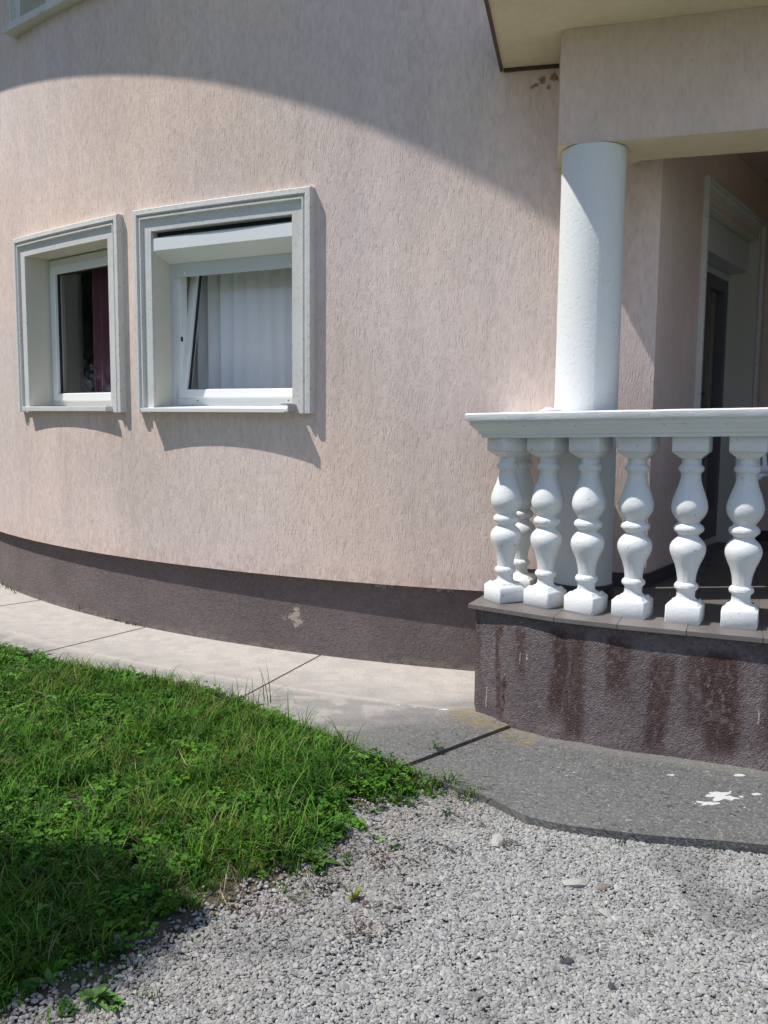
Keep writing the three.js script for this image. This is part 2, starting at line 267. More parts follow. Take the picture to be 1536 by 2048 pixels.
function slabColour(x, z) {
  const d = Math.hypot(x - CX, z - CZ) - BASE_R, w = fbm(x * 2.2, z * 2.2, 141, 5) - 0.5, f = fbm(x * 14, z * 14, 142, 4), g = fbm(x * 95, z * 95, 143, 2);
  let c = mix3([0.47, 0.425, 0.385], [0.41, 0.375, 0.345], sm(0.3, 0.75, f));
  const streak = fbm(x * 7 + z * 2, z * 26, 146, 4);
  // grime: grainy film that thickens towards the lawn, broken by rain streaks
  c = mix3(c, [0.25, 0.232, 0.215], sm(0.20, 0.75, d + 0.22 * w + 0.25 * (streak - 0.5)) * (0.45 + 0.35 * streak) * (0.8 + 0.4 * (g - 0.5)));
  // trowelled pale line
  const ld = Math.abs(d - 0.62 - 0.05 * sm(-1, 0.4, x) - 0.03 * (fbm(x * 3, z * 3, 147, 2) - 0.5));
  c = mix3(c, [0.44, 0.395, 0.35], 0.7 * sm(0.026, 0.008, ld) * sm(0.25, 0.5, fbm(x * 9, z * 9, 148, 3)) * sm(0.52, 0.3, x));
  c = mix3(c, [0.20, 0.192, 0.18], 0.55 * sm(0.66, 0.72, d) * sm(0.25, 0.6, f));
  // worn right end: dark film with exposed aggregate
  const dark = sm(-0.22, 0.48, (z + 4.12) * 1.1 + (x - 0.1) * 0.45 + 0.28 * w + 0.22 * (streak - 0.5) + 0.12 * (g - 0.5));
  const agg = fbm(x * 150, z * 150, 144, 2), agg2 = vnoise(x * 170 + 5, z * 170, 145), ag3 = vnoise(x * 90, z * 90, 152);
  let dk = mix3([0.068, 0.067, 0.064], [0.135, 0.132, 0.125], 0.6 * f + 0.4 * fbm(x * 3, z * 3, 153, 3));
  dk = mix3(dk, [0.20, 0.195, 0.185], sm(0.52, 0.78, agg) * 0.75);
  if (agg2 > 0.80) dk = mix3(dk, [0.30, 0.295, 0.28], sm(0.80, 0.95, agg2) * 0.8);
  dk = mix3(dk, [0.018, 0.018, 0.02], sm(0.78, 0.92, ag3) * 0.7);
  c = mix3(c, dk, dark * 0.95);
  // lichen by the porch corner
  const li = sm(0.16, 0.03, dLine(x, z, [[0.40, -4.05], [0.50, -3.93], [0.66, -3.80]]) + 0.10 * (fbm(x * 18, z * 18, 149, 4) - 0.35));
  c = mix3(c, [0.24, 0.175, 0.06], li * 0.65 * sm(0.38, 0.6, fbm(x * 50, z * 50, 150, 3)));
  // cement smear along the foot of the porch
  const sme = sm(0.10, 0.03, dLine(x, z, [[0.66, -3.84], [0.95, -3.68], [1.4, -3.49], [2, -3.27]]) + 0.06 * (f - 0.5));
  c = mix3(c, [0.19, 0.18, 0.155], sme * 0.5);
  const k = 0.88 + 0.24 * g; c = c.map(q => q * k);
  // flakes of white paint and plaster
  const fl = vnoise(x * 62, z * 62, 151); if (fl > 0.975 && x > 0.1) c = [0.48, 0.46, 0.42];
  return c;
}
const pavement = thing('pavement', 'worn concrete paving ring along the foot of the curved house wall', 'pavement', [0, 0, -4], null, 'structure');
const pebbleBump = heightTex(1024, 1024, (u, v) => 0.5 * fbm(u * 110, v * 110, 161, 2, 110) + 0.5 * fbm(u * 20, v * 20, 162, 4, 20));
slabs.forEach((poly, i) => {
  const xs = poly.map(p => p[0]), zs = poly.map(p => p[1]), x0 = Math.min(...xs), z0 = Math.min(...zs), w = Math.max(Math.max(...xs) - x0, Math.max(...zs) - z0);
  const ww = i === 4 ? 1.9 : w, n = i === 0 ? 512 : 1024;
  const t = colourTex(n, n, (u, v) => slabColour(x0 + u * ww, z0 + v * ww), i === 4);
  const c = t; c.repeat.set(1 / ww, 1 / ww); c.offset.set(-x0 / ww, -z0 / ww);
  wpart(pavement, 'slab', prism(poly, -0.16, i === 4 ? -0.012 : 0, undefined, true), mat(0xffffff, 0.9, { map: c, bumpMap: metres(pebbleBump, 0.9), bumpScale: i > 2 ? 0.004 : 0.0022 }));
});
const jointMat = mat([0.11, 0.06, 0.038], 0.9);
for (const [a, b] of [[polar(-44.375, BASE_R), polar(-44.375, OUT)], [polar(-33.81, BASE_R), polar(-33.81, OUT)], [polar(-22.81, BASE_R), polar(-22.81, OUT)], [[0.54, -3.864], [0.06, -3.40]]]) {
  const t = norm2([b[0] - a[0], b[1] - a[1]]), q = 0.011, n = [-t[1] * q, t[0] * q];
  wpart(pavement, 'joint_filler', prism([[a[0] + n[0], a[1] + n[1]], [b[0] + n[0], b[1] + n[1]], [b[0] - n[0], b[1] - n[1]], [a[0] - n[0], a[1] - n[1]]], -0.1, a[0] > 0.5 ? -0.014 : -0.003), jointMat);
}
// spilt white paint: thin dried skins
function blobPoly(x, z, r, rough, n = 26, sx = 1, sz = 1) { const s = rnd() * 99; return Array.from({ length: n }, (_, i) => { const a = i / n * Math.PI * 2, k = r * (1 + rough * (fbm(Math.cos(a) * 2 + s, Math.sin(a) * 2 + s, 171, 3) - 0.5) * 2); return [x + Math.cos(a) * k * sx, z + Math.sin(a) * k * sz]; }); }
const spillMat = mat([0.56, 0.56, 0.535], 0.6, { bumpMap: metres(softHeight, 0.1), bumpScale: 0.001 });
const spill = (x, z, r, rough, sx, sz) => wpart(pavement, 'paint_splash', prism(blobPoly(x, z, r, rough, 34, sx, sz), 0, 0.0022, PAVE_DROP), spillMat);
spill(1.285, -3.185, 0.05, 1.25, 1.1, 0.62); spill(1.215, -3.12, 0.027, 1.0, 1.2, 0.6); spill(1.436, -3.384, 0.019, 0.5, 1.1, 0.6); spill(1.429, -3.207, 0.015, 0.6, 1.2, 0.6);
for (let k = 0; k < 4; k++) spill(1.20 + rr(-0.09, 0.2), -3.16 + rr(-0.08, 0.1), rr(0.003, 0.008), 0.7, 1, 1);
spill(0.30, -4.12, 0.012, 0.9, 2, 0.8); spill(0.08, -4.18, 0.008, 0.7, 1.5, 0.8); spill(0.16, -4.15, 0.007, 0.7, 1.5, 0.8); spill(1.16, -3.38, 0.009, 0.7, 1.4, 0.8);

// ---------------------------------------------------------------- house
const HB = [0.3, 0, -5];
const house = thing('house', 'peach rendered house with rounded wall, white-trimmed windows and dark plinth', 'house', HB);
const HT = 5.05, WB = 0.468;
const holes = [[-39.62, 0.548, 1.445, 2.56], [-28.12, 0.548, 1.445, 2.56], [-39.1, 0.548, 4.085, 5.0]].map(([m, h, a, b]) => { const q = Math.asin(h / R) / D2R; return { a: m - q, b: m + q, y0: a, y1: b }; });
function curvedSheet(t0, t1, y0, y1, r, cuts = []) {
  const ts = new Set([t0, t1]), ys = new Set([y0, y1]);
  for (let t = Math.ceil(t0); t < t1; t += 1) ts.add(t);
  for (const h of cuts) { if (h.a > t0 && h.a < t1) ts.add(h.a); if (h.b > t0 && h.b < t1) ts.add(h.b); if (h.y0 > y0 && h.y0 < y1) ys.add(h.y0); if (h.y1 > y0 && h.y1 < y1) ys.add(h.y1); }
  const T = [...ts].sort((a, b) => a - b), Y = [...ys].sort((a, b) => a - b), pos = [], nor = [], uv = [], idx = [];
  for (const y of Y) for (const t of T) { const [x, z] = polar(t, r); pos.push(x, y, z); nor.push(Math.sin(t * D2R), 0, Math.cos(t * D2R)); uv.push(t * D2R * R, y); }
  for (let j = 0; j < Y.length - 1; j++) for (let i = 0; i < T.length - 1; i++) {
    const tm = (T[i] + T[i + 1]) / 2, ym = (Y[j] + Y[j + 1]) / 2; if (cuts.some(h => tm > h.a && tm < h.b && ym > h.y0 && ym < h.y1)) continue;
    const a = j * T.length + i, b = a + 1, c = a + T.length, d = c + 1; idx.push(a, b, d, a, d, c);
  }
  const g = geo(pos, idx, uv); g.setAttribute('normal', new THREE.Float32BufferAttribute(nor, 3)); return g;
}
const flatRing = (t0, t1, r0, r1, y) => grid(Math.ceil((t1 - t0)), 1, (u, v) => { const t = t0 + (t1 - t0) * u, [x, z] = polar(t, r0 + (r1 - r0) * v); return [x, y, z, t * D2R * R, v * (r1 - r0)]; });
const radial = (t, r0, r1, y0, y1) => grid(1, 1, (u, v) => { const [x, z] = polar(t, r0 + (r1 - r0) * u); return [x, y0 + (y1 - y0) * v, z, u * (r1 - r0), y0 + (y1 - y0) * v]; });
const TC = -8.3; // corner by the porch
wpart(house, 'curved_wall', join([curvedSheet(-75, TC, WB, HT, R, holes), curvedSheet(TC, 16, 3.2, HT, R), flatRing(-75, TC, R - 0.08, R, WB), radial(-75, R - 3.2, R, WB, HT)]), wallMat);
wpart(house, 'inner_wall', join([curvedSheet(-75, TC, 0.3, HT, R - 0.27, holes), curvedSheet(-75, TC, 0.3, HT, R - 3.2), radial(TC, R - 3.2, R - 0.27, 0.3, HT)]), mat([0.42, 0.38, 0.33], 0.9));
for (const [y, b, ro] of [[0.6, TC, R - 0.27], [2.9, TC, R - 0.27], [3.1, TC, R - 0.27], [HT - 0.01, 16, R]]) wpart(house, 'storey_floor', flatRing(-75, b, R - 3.2, ro, y), mat([0.34, 0.29, 0.24], 0.8));
// plinth
const PX0 = -9.6, PXL = 9.6;
const plinthColour = colourTex(2048, 256, (u, v) => {
  const x = PX0 + u * PXL, y = v * 0.6, n = fbm(x * 3, y * 4, 181, 5), g = fbm(x * 70, y * 70, 182, 3);
  let c = mix3([0.125, 0.100, 0.096], [0.185, 0.150, 0.143], n).map(q => q * (0.75 + 0.5 * g));
  const pts = [[-3.075, 0.205, 0.03], [-3.055, 0.235, 0.022], [-3.06, 0.262, 0.014], [-3.11, 0.21, 0.022], [-3.135, 0.21, 0.012], [-3.045, 0.19, 0.02], [-3.06, 0.172, 0.012]];
  let k = 0; for (const [sx, sy, sr] of pts) k = Math.max(k, sm(sr * 1.15, sr * 0.8, Math.hypot(x - sx, (y - sy) * 1.1) + 0.06 * (fbm(x * 42, y * 42, 183, 4) - 0.5)));
  c = mix3(c, [0.42, 0.36, 0.29], k * 0.9);
  const ft = sm(0.045, 0.012, y + 0.05 * (fbm(x * 12, y * 12, 184, 4) - 0.5)); c = mix3(c, [0.25, 0.22, 0.19], ft * 0.5 * sm(0.4, 0.6, fbm(x * 25, y * 25, 185, 3)));
  return c;
}, false);
const plinthMat = mat(0xffffff, 0.95, { map: metres(plinthColour, PXL, 0.6, -PX0 / PXL, 0), bumpMap: metres(roughHeight, 0.7), bumpScale: 0.006 });
wpart(house, 'plinth', curvedSheet(-75, TC, -0.1, 0.5, BASE_R), plinthMat);
// scraps of insulation film hanging in the gap under the render
const filmMat = mat([0.16, 0.17, 0.18], 0.4);
for (const [t, len, drop] of [[-19.7, 0.07, 0.022], [-19.2, 0.03, 0.018], [-16.7, 0.10, 0.02], [-37.0, 0.03, 0.014]]) {
  wpart(house, 'film_scrap', grid(14, 3, (u, v) => { const a = t + (u - 0.5) * len / R / D2R, q = fbm(u * 6 + t, v * 3, 191, 3) - 0.5, [x, z] = polar(a, R - 0.012 - 0.012 * v + 0.02 * q); return [x, WB + 0.002 - drop * v * (0.35 + 1.2 * Math.abs(fbm(u * 4 + t, 0, 192, 2) - 0.3) * 2), z]; }), filmMat);
}
// eave and roof
const EO = R + 0.60;
wpart(house, 'eave', join([flatRing(-76, 18, R - 0.02, EO, HT), curvedSheet(-76, 18, HT, HT + 0.2, EO), flatRing(-76, 18, R - 3.2, EO, HT + 0.2), radial(-76, R - 3, EO, HT, HT + 0.2), radial(18, R - 3, EO, HT, HT + 0.2)]), creamMat);
wpart(house, 'roof', grid(90, 2, (u, v) => { const t = -77 + 96 * u, [x, z] = polar(t, mix(EO + 0.08, 0.3, v)); return [x, HT + 0.21 + v * 3.2, z, t * D2R * R, v * 7]; }), mat([0.22, 0.09, 0.06], 0.85));
// walls round the entrance
const CORNER = new THREE.Vector3(...[polar(TC, R)[0], 0, polar(TC, R)[1]]), DT = norm2([0.582, -0.813]), DN = [0.813, 0.582];
const doorFrame = new THREE.Matrix4().makeRotationY(Math.atan2(DN[0], DN[1])).setPosition(CORNER.x, 0, CORNER.z);
const inDoor = g => g.applyMatrix4(doorFrame);
const DW0 = 0.80, DW1 = 2.06, DH = 2.66;
wpart(house, 'entrance_wall', join([box(DW0, 3.2 - 0.4, 0.3, DW0 / 2, 1.8, -0.15), box(DW1 - DW0, 3.2 - DH, 0.3, (DW0 + DW1) / 2, (3.2 + DH) / 2, -0.15), box(0.34, 2.8, 0.3, DW1 + 0.17, 1.8, -0.15)].map(inDoor)), porchWallMat);
const BK = [CORNER.x + DT[0] * 2.3, CORNER.z + DT[1] * 2.3];
wpart(house, 'porch_back_wall', join([prism([[BK[0] - 0.1, BK[1]], [5.2, BK[1]], [5.2, BK[1] - 0.3], [BK[0] - 0.1, BK[1] - 0.3]], 0.4, 3.2), prism([[3.0, BK[1] + 0.002], [3.0, -3.75], [3.3, -3.75], [3.3, BK[1] + 0.002]], 0.0, 3.2)]), porchWallMat);
wpart(house, 'wall_skirting', join([rbox(0.8, 0.075, 0.014, 0.40, 0.567, 0.007, 0.003).applyMatrix4(doorFrame), curvedSheet(-13.6, TC + 0.05, 0.53, 0.605, R + 0.012), flatRing(-13.6, TC + 0.05, R, R + 0.012, 0.605)]), skirtMat);
wpart(house, 'porch_back_skirting', prism([[BK[0], BK[1] + 0.014], [3.9, BK[1] + 0.014], [3.9, BK[1] + 0.001], [BK[0], BK[1] + 0.001]], 0.53, 0.605), skirtMat);
wpart(house, 'porch_ceiling', prism([[1.24, -4.49], [3.9, -3.7], [3.9, BK[1]], [BK[0], BK[1]], [CORNER.x, CORNER.z]], 3.06, 3.10), mat([0.50, 0.36, 0.29], 0.85));
// porch roof slab and beam
const slabPoly = [[0.60, -4.76], [0.392, -3.82], [2.4, -3.21], [4.4, -2.6], [4.4, -6.8], [1.2, -6.8]];
wpart(house, 'porch_roof', prism(slabPoly, 3.19, 3.42), creamMat);
const edgePath = [[0.60, -4.76], [0.392, -3.82], [2.4, -3.21], [4.4, -2.6]];
wpart(house, 'drip_edge', join([[0, 1], [1, 2], [2, 3]].map(([a, b]) => { const p = edgePath[a], q = edgePath[b], t = norm2([q[0] - p[0], q[1] - p[1]]), n = [t[1] * 0.012, -t[0] * 0.012], s = a === 0 ? 1 : 1; const o = [n[0] * s, n[1] * s]; const cx = 2, cz = -5, side = Math.sign((p[0] + o[0] - cx) ** 2 + (p[1] + o[1] - cz) ** 2 - (p[0] - cx) ** 2 - (p[1] - cz) ** 2); const w = [o[0] * side, o[1] * side]; return prism([[p[0] - w[0] * 0.3, p[1] - w[1] * 0.3], [q[0] - w[0] * 0.3, q[1] - w[1] * 0.3], [q[0] + w[0], q[1] + w[1]], [p[0] + w[0], p[1] + w[1]]], 3.178, 3.30 + a * 0.0007); })), brownEdge);
wpart(house, 'wall_flashing', join([curvedSheet(-14.6, -10.5, 3.172, 3.189, R + 0.012), flatRing(-14.6, -10.5, R, R + 0.012, 3.172)]), brownEdge);
const beamPoly = [[0.80, -4.25], [0.83, -4.237], [3.9, -3.30], [4.0, -3.63], [1.25, -4.468], [1.21, -4.60], [0.87, -4.66]];
wpart(house, 'porch_beam', prism(beamPoly, 2.68, 3.189), porchWallMat);
wpart(house, 'beam_soffit', prism(inset(beamPoly.concat([beamPoly[0]]), 0).slice(0, -1).map(([x, z], i, a) => { const cx = 1.9, cz = -4.12; return [x, z]; }), 2.6765, 2.6795), creamMat);

// ---- windows
const winProfile = [[0, -0.03], [0, 0.022], [0.005, 0.028], [0.032, 0.030], [0.038, 0.026], [0.041, 0.014], [0.047, 0.014], [0.051, 0.024], [0.060, 0.024], [0.065, 0.010], [0.070, 0.007], [0.134, 0.006], [0.134, -0.03]];
function curtainGeo(w, y0, y1, z, folds, amp, s) { return grid(folds * 8, 6, (u, v) => { const ph = u * folds * Math.PI * 2 + 2.2 * (fbm(u * 5, s, 201, 2) - 0.5), a = amp * (0.55 + 0.9 * fbm(u * 7, s + 3, 202, 2)) * (1 - 0.25 * v); return [-w / 2 + w * u + 0.3 * a * Math.cos(ph), y0 + (y1 - y0) * v, z + a * Math.sin(ph), u * w, v]; }); }
const sheer = new THREE.MeshPhysicalMaterial({ color: lin(0.93, 0.94, 0.95), roughness: 1, transmission: 0.12, thickness: 0, side: THREE.DoubleSide });
const plum = new THREE.MeshPhysicalMaterial({ color: lin(0.15, 0.05, 0.078), roughness: 1, transmission: 0.1, thickness: 0, side: THREE.DoubleSide });
function windowAt(th, y0, label, style) {
  const w = new THREE.Group(); w.name = 'window'; const [x, z] = polar(th, R); w.position.set(x - HB[0], y0 - HB[1], z - HB[2]); w.rotation.y = th * D2R; w.userData.label = label; house.add(w);
  const OW = 1.322, IW = 1.052, IH = style === 'upper' ? 0.86 : 1.075; // y = 0 at sill top
  part(w, 'surround', surroundGeo(OW, -0.042, IH + 0.134, winProfile.map(([a, b]) => [a * 1.007, b]), R * 2.2), trimMat);
  part(w, 'reveal', join([rbox(0.02, IH + 0.01, 0.30, -IW / 2 - 0.008, IH / 2 - 0.005, -0.165), rbox(0.02, IH + 0.01, 0.30, IW / 2 + 0.008, IH / 2 - 0.005, -0.165), rbox(IW + 0.03, 0.02, 0.30, 0, IH + 0.009, -0.165), rbox(IW + 0.03, 0.02, 0.17, 0, -0.012, -0.23)]), revealMat);
  if (style === 'tilt') {
    const s = part(w, 'sill', join([grid(1, 1, (u, v) => [-0.575 + 1.115 * u, 0.004 - 0.020 * v, -0.19 + 0.252 * v, u, v]), rbox(1.115, 0.024, 0.006, -0.0175, -0.0265, 0.064, 0.002), box(1.115, 0.004, 0.21, -0.0175, -0.021, -0.04)]), sillMetal);
    part(w, 'sill_end_cap', join([rbox(0.012, 0.045, 0.08, 0.545, -0.012, 0.029, 0.003), rbox(0.05, 0.009, 0.08, 0.520, 0.010, 0.031, 0.003), rbox(0.03, 0.012, 0.02, 0.533, -0.034, 0.061, 0.003)]), mat([0.36, 0.34, 0.32], 0.6), 'grey cap lifting off the right end of the sill');
    void s;
  } else part(w, 'sill', style === 'upper' ? rbox(1.30, 0.05, 0.24, 0, -0.028, -0.05, 0.006) : rbox(1.075, 0.034, 0.20, 0, -0.020, -0.053, 0.005), trimMat);
  const top = style === 'tilt' ? IH - 0.150 : IH, ftop = style === 'tilt' ? IH - 0.05 : IH;
  if (style === 'tilt') {
    // roller shutter box with sloped underside
    const bx = IW - 0.004, prof = [[-0.012, IH - 0.118], [-0.012, IH - 0.048], [-0.036, IH - 0.033], [-0.18, IH - 0.033], [-0.18, IH - 0.178]].map(a => new THREE.Vector2(...a));
    const g = new THREE.ExtrudeGeometry(new THREE.Shape(prof), { depth: bx, bevelEnabled: false }); g.rotateY(-Math.PI / 2); g.scale(1, 1, 1); g.computeBoundingBox(); const bb = g.boundingBox; g.translate(-(bb.min.x + bb.max.x) / 2, 0, 0);
    part(w, 'shutter_box', metreUV(g), pvc);
    part(w, 'box_gap', box(IW - 0.006, 0.03, 0.12, 0, IH - 0.0155, -0.12), darkVoid);
    part(w, 'shutter_bar', rbox(IW - 0.066, 0.085, 0.014, 0, top - 0.068, -0.178, 0.003), pvcGrey);
    for (const kx of [-0.40, 0.40]) { const k = new THREE.SphereGeometry(0.009, 12, 8); k.translate(kx, top - 0.09, -0.169); part(w, 'stop_knob', k, pvc); }
    for (const s of [-1, 1]) part(w, 'guide_rail', rbox(0.032, top - 0.02, 0.05, s * (IW / 2 - 0.016), top / 2 - 0.012, -0.193, 0.003), pvcGrey);
  }
  const fz = -0.262, FW = style === 'tilt' ? IW - 0.02 : IW, ft = style === 'tilt' ? [0.052, 0.045, 0.05] : [0.055, 0.07, 0.045];
  part(w, 'frame', ring(FW, ftop - 0.01, ft, 0.07, 0, 0.004, fz), pvc);
  const sx = FW - 2 * ft[0] + 0.03, sy0 = ft[2] - 0.006, sh = ftop - 0.01 - ft[1] - ft[2] + 0.03, sb = 0.058;
  const sash = new THREE.Group(); void sash;
  const tilt = style === 'tilt' ? -0.165 : 0, place = g => { g.translate(0, -sy0, -(fz + 0.03)); g.rotateX(tilt); g.translate(0, sy0, fz + 0.03); return g; };
  part(w, 'sash', place(ring(sx, sh, sb, 0.062, 0, sy0, fz + 0.026, 0.006)), pvc);
  part(w, 'gasket', place(ring(sx - 2 * sb + 0.004, sh - 2 * sb + 0.004, 0.009, 0.02, 0, sy0 + sb - 0.002, fz + 0.044, 0.001)), gasket);
  const pane = new THREE.PlaneGeometry(sx - 2 * sb + 0.002, sh - 2 * sb + 0.002); pane.translate(0, sy0 + sh / 2, fz + 0.05);
  part(w, 'pane', place(pane), glass);
  const pane2 = new THREE.PlaneGeometry(sx - 2 * sb + 0.002, sh - 2 * sb + 0.002); pane2.translate(0, sy0 + sh / 2, fz + 0.034); part(w, 'pane', place(pane2), glass);
  if (style === 'tilt') {
    for (const hx of [-0.33, 0.37]) part(w, 'drain_hole', rbox(0.008, 0.008, 0.004, hx, 0.036, fz + 0.071, 0.003), gasket);
    part(w, 'hinge_stay', rbox(0.010, 0.030, 0.02, -sx / 2 + 0.012, 0.43, fz + 0.058, 0.003), gasket);
    part(w, 'sheer_curtain', curtainGeo(1.5, -0.3, 1.2, -0.45, 15, 0.03, 5), sheer);
  } else if (style === 'fixed') {
    const c = curtainGeo(0.85, -0.3, 1.2, -0.36, 7, 0.03, 9); c.translate(0.20, 0, 0); part(w, 'drape', c, plum, 'dark plum drape drawn to one side');
  } else { part(w, 'mullion', rbox(0.07, IH - 0.12, 0.062, 0.02, IH / 2, fz + 0.06, 0.005), pvc); }
  return w;
}
windowAt(-39.62, 1.47, 'white framed ground floor window with plum drape, farthest along the curved wall', 'fixed');
windowAt(-28.12, 1.47, 'white ground floor window with shutter box, its sash tilted open before a sheer curtain', 'tilt');
windowAt(-39.1, 4.115, 'upper floor window of which only the lower corner shows', 'upper');

// ---- entrance door
{
  const d = new THREE.Group(); d.name = 'door'; const c = new THREE.Vector3((DW0 + DW1) / 2, 0.53, 0).applyMatrix4(doorFrame); d.position.set(c.x - HB[0], c.y - HB[1], c.z - HB[2]); d.rotation.y = Math.atan2(DN[0], DN[1]); d.userData.label = 'dim glazed entrance door with moulded surround in the porch'; house.add(d);
  const W = DW1 - DW0, H = DH - 0.53, greyPaint = pvcGrey;
  part(d, 'surround', surroundGeo(W + 0.16, 0, H + 0.13, winProfile.map(([a, b]) => [a * 0.72, b * 0.9 + 0.003])), trimMat);
  part(d, 'reveal', join([rbox(0.02, H, 0.28, -W / 2 + 0.008, H / 2, -0.14), rbox(0.02, H, 0.28, W / 2 - 0.008, H / 2, -0.14), rbox(W, 0.02, 0.28, 0, H - 0.012, -0.14)]), revealMat);
  part(d, 'shutter_box', rbox(W - 0.04, 0.20, 0.20, 0, H - 0.125, -0.16, 0.006), greyPaint);
  part(d, 'frame', ring(W - 0.04, H - 0.23, [0.06, 0.06, 0.06], 0.07, 0, 0.0, -0.25), greyPaint);
  for (const s of [-1, 1]) {
    part(d, 'leaf', ring(W / 2 - 0.08, H - 0.33, [0.085, 0.09, 0.2], 0.06, s * (W / 4 - 0.02), 0.05, -0.235, 0.006), mat([0.115, 0.12, 0.135], 0.45));
    const p = new THREE.PlaneGeometry(W / 2 - 0.25, H - 0.61); p.translate(s * (W / 4 - 0.02), 0.25 + (H - 0.61) / 2, -0.205); part(d, 'pane', p, glass);
  }
  part(d, 'handle', join([rbox(0.03, 0.16, 0.012, -0.06, 1.02, -0.168, 0.005), rbox(0.12, 0.02, 0.02, -0.10, 1.05, -0.14, 0.006)]), gasket);
  part(d, 'hall', box(W + 0.3, H + 0.2, 0.02, 0, H / 2, -1.2), mat([0.42, 0.38, 0.33], 0.9));
  part(d, 'hall_side', join([box(0.02, H + 0.2, 0.95, -W / 2 - 0.1, H / 2, -0.74), box(0.02, H + 0.2, 0.95, W / 2 + 0.1, H / 2, -0.74), box(W + 0.3, 0.02, 0.95, 0, H + 0.09, -0.74), box(W + 0.3, 0.02, 0.95, 0, -0.02, -0.74)]), mat([0.42, 0.38, 0.33], 0.9));
}

